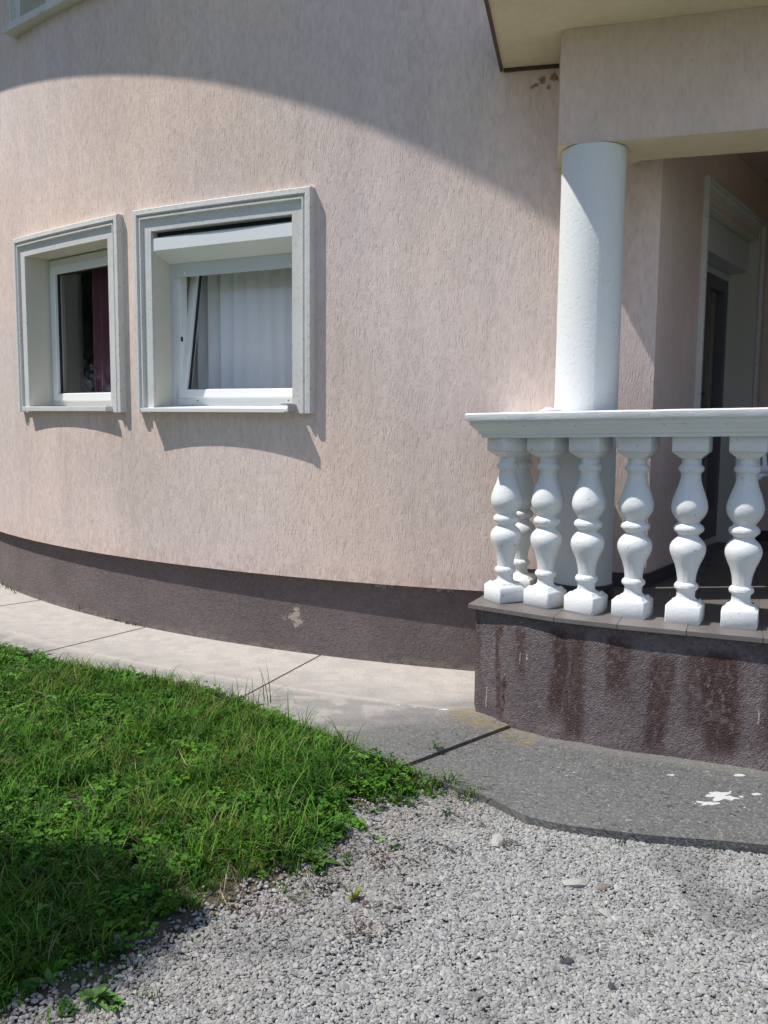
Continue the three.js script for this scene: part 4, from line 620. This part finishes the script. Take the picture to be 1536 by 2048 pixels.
// single plants that stand apart
{
  const M = leafMat();
  const plant = (name, label, cat, group, x, z, y, g, c) => { const m = M.clone(); m.color = lin(...c); const o = solo(name, g, m, label, cat, group); o.position.set(x, y, z); return o; };
  const by = (x, z) => bedHeight(x, z) - 0.004;
  plant('grass_tuft', 'upright tuft of grass in the crack between dark plinth and paving', 'grass tuft', 'plants in the paving cracks', -2.157, -6.20, -0.002, bladeTuft(14, 0.035, 0.05, 0.13, 0.006, 0.6), [0.07, 0.13, 0.03]);
  for (let k = 0; k < 5; k++) plant('crack_weed', ['leftmost', 'second', 'middle', 'fourth', 'rightmost'][k] + ' of the low weeds spreading along the plinth foot by the paving joint', 'weed', 'weeds along the plinth foot', -1.90 + k * 0.055, -5.985 + k * 0.045, -0.002, bladeTuft(16, 0.03, 0.015, 0.055, 0.006, 0.9), [0.075, 0.14, 0.03]);
  for (let k = 0; k < 5; k++) { const [x, z] = polar(-47.5 - k * 0.8, BASE_R + 0.025); plant('crack_grass', ['nearest', 'second nearest', 'third', 'second farthest', 'farthest'][k] + ' of the short grass wisps at the plinth foot by the left edge', 'grass tuft', 'grass along the far plinth', x, z, -0.002, bladeTuft(8, 0.03, 0.02, 0.05, 0.005, 0.8), [0.07, 0.12, 0.03]); }
  plant('joint_weed', 'small sprawling weed growing from the dark paving joint near the porch', 'weed', 'plants in the paving cracks', 0.235, -3.60, -0.008, join([bladeTuft(16, 0.035, 0.03, 0.075, 0.005, 1.2), cloverGeo(5, 0.04)]), [0.06, 0.13, 0.035]);
  plant('grass_tuft', 'tall thin grass stalks overhanging the paving behind the lawn', 'grass tuft', 'tall stalks at the lawn rim', -0.52, -4.20, -0.03, bladeTuft(9, 0.10, 0.16, 0.27, 0.004, 0.55), [0.07, 0.12, 0.04]);
  plant('grass_tuft', 'spiky arching grass clump leaning over the paving at the lawn rim', 'grass tuft', 'tall stalks at the lawn rim', -0.66, -4.24, -0.03, bladeTuft(16, 0.10, 0.12, 0.20, 0.004, 1.0), [0.07, 0.12, 0.04]);
  [[0.17, -3.25, 'bright green grass clump at lawn corner, left of the paving edge', 14, 0.10], [0.255, -3.30, 'arching pale green grass clump where lawn meets paving edge', 18, 0.13], [0.335, -3.21, 'outermost grass clump hanging over the paving corner', 14, 0.11], [0.07, -3.19, 'low grass clump at the lawn corner nearest the gravel', 12, 0.08]].forEach(([x, z, label, n, h]) => plant('grass_clump', label, 'grass tuft', 'grass clumps at the lawn corner', x, z, by(x, z), bladeTuft(n + 8, 0.045, h * 0.5, h, 0.006, 1.0), [0.12, 0.21, 0.05]));
  plant('yellow_sprig', 'yellowing sprig standing alone in the gravel', 'weed', 'weeds in the gravel', -0.077, -2.50, by(-0.077, -2.5), rosetteGeo(11, 0.03, 0.065, 0.3, 0.7, 1.4), [0.24, 0.26, 0.05]);
  plant('leafy_weed', 'pale green broad leaved weed at the bottom left in front of the shade', 'weed', 'weeds in the gravel', -0.705, -2.02, by(-0.72, -2.03), rosetteGeo(15, 0.04, 0.085, 0.30, 0.3, 1.1), [0.13, 0.24, 0.06]);
  plant('leafy_weed', 'upright leafy weed at the lawn tip beside the gravel', 'weed', 'weeds in the gravel', -0.143, -2.90, by(-0.143, -2.9), rosetteGeo(12, 0.04, 0.08, 0.45, 0.6, 1.3), [0.08, 0.17, 0.035]);
  plant('leafy_weed', 'sprawling dark weed at the gravel edge below the lawn tip', 'weed', 'weeds in the gravel', -0.205, -2.70, by(-0.21, -2.7), rosetteGeo(12, 0.05, 0.09, 0.38, 0.2, 0.9), [0.08, 0.15, 0.03]);
  plant('gravel_sprout', 'tiny green sprout in the gravel below the two large stones', 'weed', 'weeds in the gravel', 0.76, -2.33, by(0.76, -2.33), bladeTuft(6, 0.012, 0.03, 0.06, 0.003, 0.8), [0.10, 0.17, 0.05]);
  plant('gravel_sprout', 'thin blue green sprout in the gravel near the lower edge', 'weed', 'weeds in the gravel', 0.49, -2.225, by(0.49, -2.22), bladeTuft(5, 0.01, 0.03, 0.055, 0.003, 0.7), [0.07, 0.14, 0.06]);
  plant('edge_grass', 'wisp of grass against the dark paving edge, left one', 'grass tuft', 'wisps by the paving edge', 0.82, -2.86, GY, bladeTuft(9, 0.02, 0.05, 0.10, 0.003, 0.7), [0.10, 0.15, 0.06]);
  plant('edge_grass', 'wisp of grass against the dark paving edge, right one', 'grass tuft', 'wisps by the paving edge', 1.13, -2.81, GY, bladeTuft(9, 0.02, 0.05, 0.10, 0.003, 0.7), [0.10, 0.15, 0.06]);
  const stick = new THREE.TubeGeometry(new THREE.CatmullRomCurve3([[0.84, -0.014, -3.69], [0.88, -0.012, -3.70], [0.93, -0.014, -3.695]].map(a => new THREE.Vector3(...a))), 10, 0.004, 6); stick.translate(0, -0.008, 0.01);
  solo('twig', stick, mat([0.16, 0.06, 0.03], 0.9), 'thin reddish twig lying on the paving at the porch foot', 'twig');
  const straw = new THREE.TubeGeometry(new THREE.CatmullRomCurve3([[-0.42, -0.06, -2.50], [-0.34, -0.055, -2.44], [-0.26, -0.062, -2.40]].map(a => new THREE.Vector3(...a))), 10, 0.0022, 5);
  solo('dry_stalk', straw, mat([0.36, 0.28, 0.15], 0.9), 'long dry straw stalk lying on the gravel by the lawn', 'stalk');
}

// ---------------------------------------------------------------- trees beside and behind the viewpoint (seen in the panes and by their shade)
function tree(name, label, group, x, z, crown, n, leaf, colour) { // crown: list of [dx, y, dz, rx, ry, rz]
  const t = thing(name, label, 'tree', [x, GY - 0.05, z], group), pos = [], idx = [];
  for (let k = 0; k < n; k++) {
    const c = crown[k % crown.length], a = rnd() * 6.283, cz = rr(-1, 1), s = Math.sqrt(1 - cz * cz), r = Math.pow(rnd(), 0.45) * (0.78 + 0.44 * fbm(Math.cos(a) * 2 + k % crown.length, cz * 2 + Math.sin(a), 291, 3));
    leafAt(pos, idx, c[0] + Math.cos(a) * s * r * c[3], c[1] + cz * r * c[4], c[2] + Math.sin(a) * s * r * c[5], rnd() * 6.283, rr(-1.2, 1.2), leaf * rr(0.7, 1.3), leaf * rr(0.45, 0.75), 0.2, 1);
  }
  part(t, 'crown', geo(pos, idx), mat(colour, 0.7)).userData.kind = 'stuff';
  const top = Math.max(...crown.map(c => c[1])), limbs = [new THREE.TubeGeometry(new THREE.CatmullRomCurve3([new THREE.Vector3(0, 0, 0), new THREE.Vector3(0.02, top * 0.3, 0.02), new THREE.Vector3(0, top * 0.85, 0)]), 10, top * 0.022, 8)];
  for (const c of crown.slice(0, 6)) limbs.push(new THREE.TubeGeometry(new THREE.CatmullRomCurve3([new THREE.Vector3(0, top * 0.45, 0), new THREE.Vector3(c[0] * 0.5, mix(top * 0.45, c[1], 0.6), c[2] * 0.5), new THREE.Vector3(c[0], c[1], c[2])]), 6, top * 0.010, 6));
  part(t, 'trunk', join(limbs), mat([0.11, 0.08, 0.055], 0.95));
  return t;
}
tree('small_tree', 'small leaning garden tree left of the view whose crown shades the grass at bottom left', null, -2.13, -2.21, [[0, 1.98, 0, 0.42, 0.38, 0.38], [0.14, 1.90, 0.05, 0.30, 0.28, 0.27], [-0.17, 2.0, -0.06, 0.34, 0.32, 0.30], [-0.25, 2.42, 0.03, 0.42, 0.42, 0.40], [-0.5, 2.86, 0.05, 0.42, 0.42, 0.40], [-0.75, 3.3, 0.08, 0.38, 0.4, 0.36]], 13000, 0.07, [0.05, 0.10, 0.025]);
{ // dense garden hedge left of the house, mirrored in the panes
  const h = thing('garden_hedge', 'tall dense hedge running left of the house, beyond the lawn', 'hedge', [-8.6, GY - 0.05, -7]), pos = [], idx = [];
  for (let k = 0; k < 42000; k++) { const z = rr(-6.5, 5.5), y = rr(0.05, 3.3 + 0.6 * fbm(z * 1.2, 3, 295, 3)), x = rr(-0.5, 0.55) + 0.3 * (fbm(z * 1.5, y * 1.5, 296, 3) - 0.5); leafAt(pos, idx, x, y, z, rnd() * 6.283, rr(-1.2, 1.2), rr(0.10, 0.2), rr(0.06, 0.11), 0.2, 1); }
  part(h, 'foliage', geo(pos, idx), mat([0.045, 0.085, 0.022], 0.8)).userData.kind = 'stuff';
  for (let k = 0; k < 8; k++) { const g = new THREE.CylinderGeometry(0.03, 0.05, 2.2, 8); g.translate(0, 1.1, -6 + k * 1.6); part(h, 'stem', g, mat([0.11, 0.08, 0.055], 0.95)); }
}
const far = [[-10, -6.5, 6.0], [-11.5, -8.8, 6.6], [-9.6, -10.8, 5.2], [-13, -4.2, 4.2], [-14, -1.2, 3.6], [-13.5, -11.5, 6.5]];
far.forEach(([x, z, h], i) => { const cr = []; for (let k = 0; k < 9; k++) { const a = k * 2.4, r = h * 0.17 * (k ? 1 : 0); cr.push([Math.cos(a) * r, h * (0.50 + 0.26 * rnd() + (k ? 0 : 0.12)), Math.sin(a) * r, h * rr(0.17, 0.24), h * rr(0.15, 0.24), h * rr(0.17, 0.24)]); } cr.push([0, h * 0.3, 0, h * 0.28, h * 0.2, h * 0.28]); tree('garden_tree', ['tall leafy tree left of the house, nearest the rounded wall', 'tallest leafy tree behind the nearest one, left of the house', 'leafy tree beyond the far side of the house', 'medium leafy tree left of the lawn', 'low leafy tree farthest to the front, left of the lawn', 'far tall tree at the back of the garden'][i], 'garden trees left of the house', x, z, cr, 15000, 0.28, [0.045, 0.085, 0.022]); });

renderer.render(scene, camera);
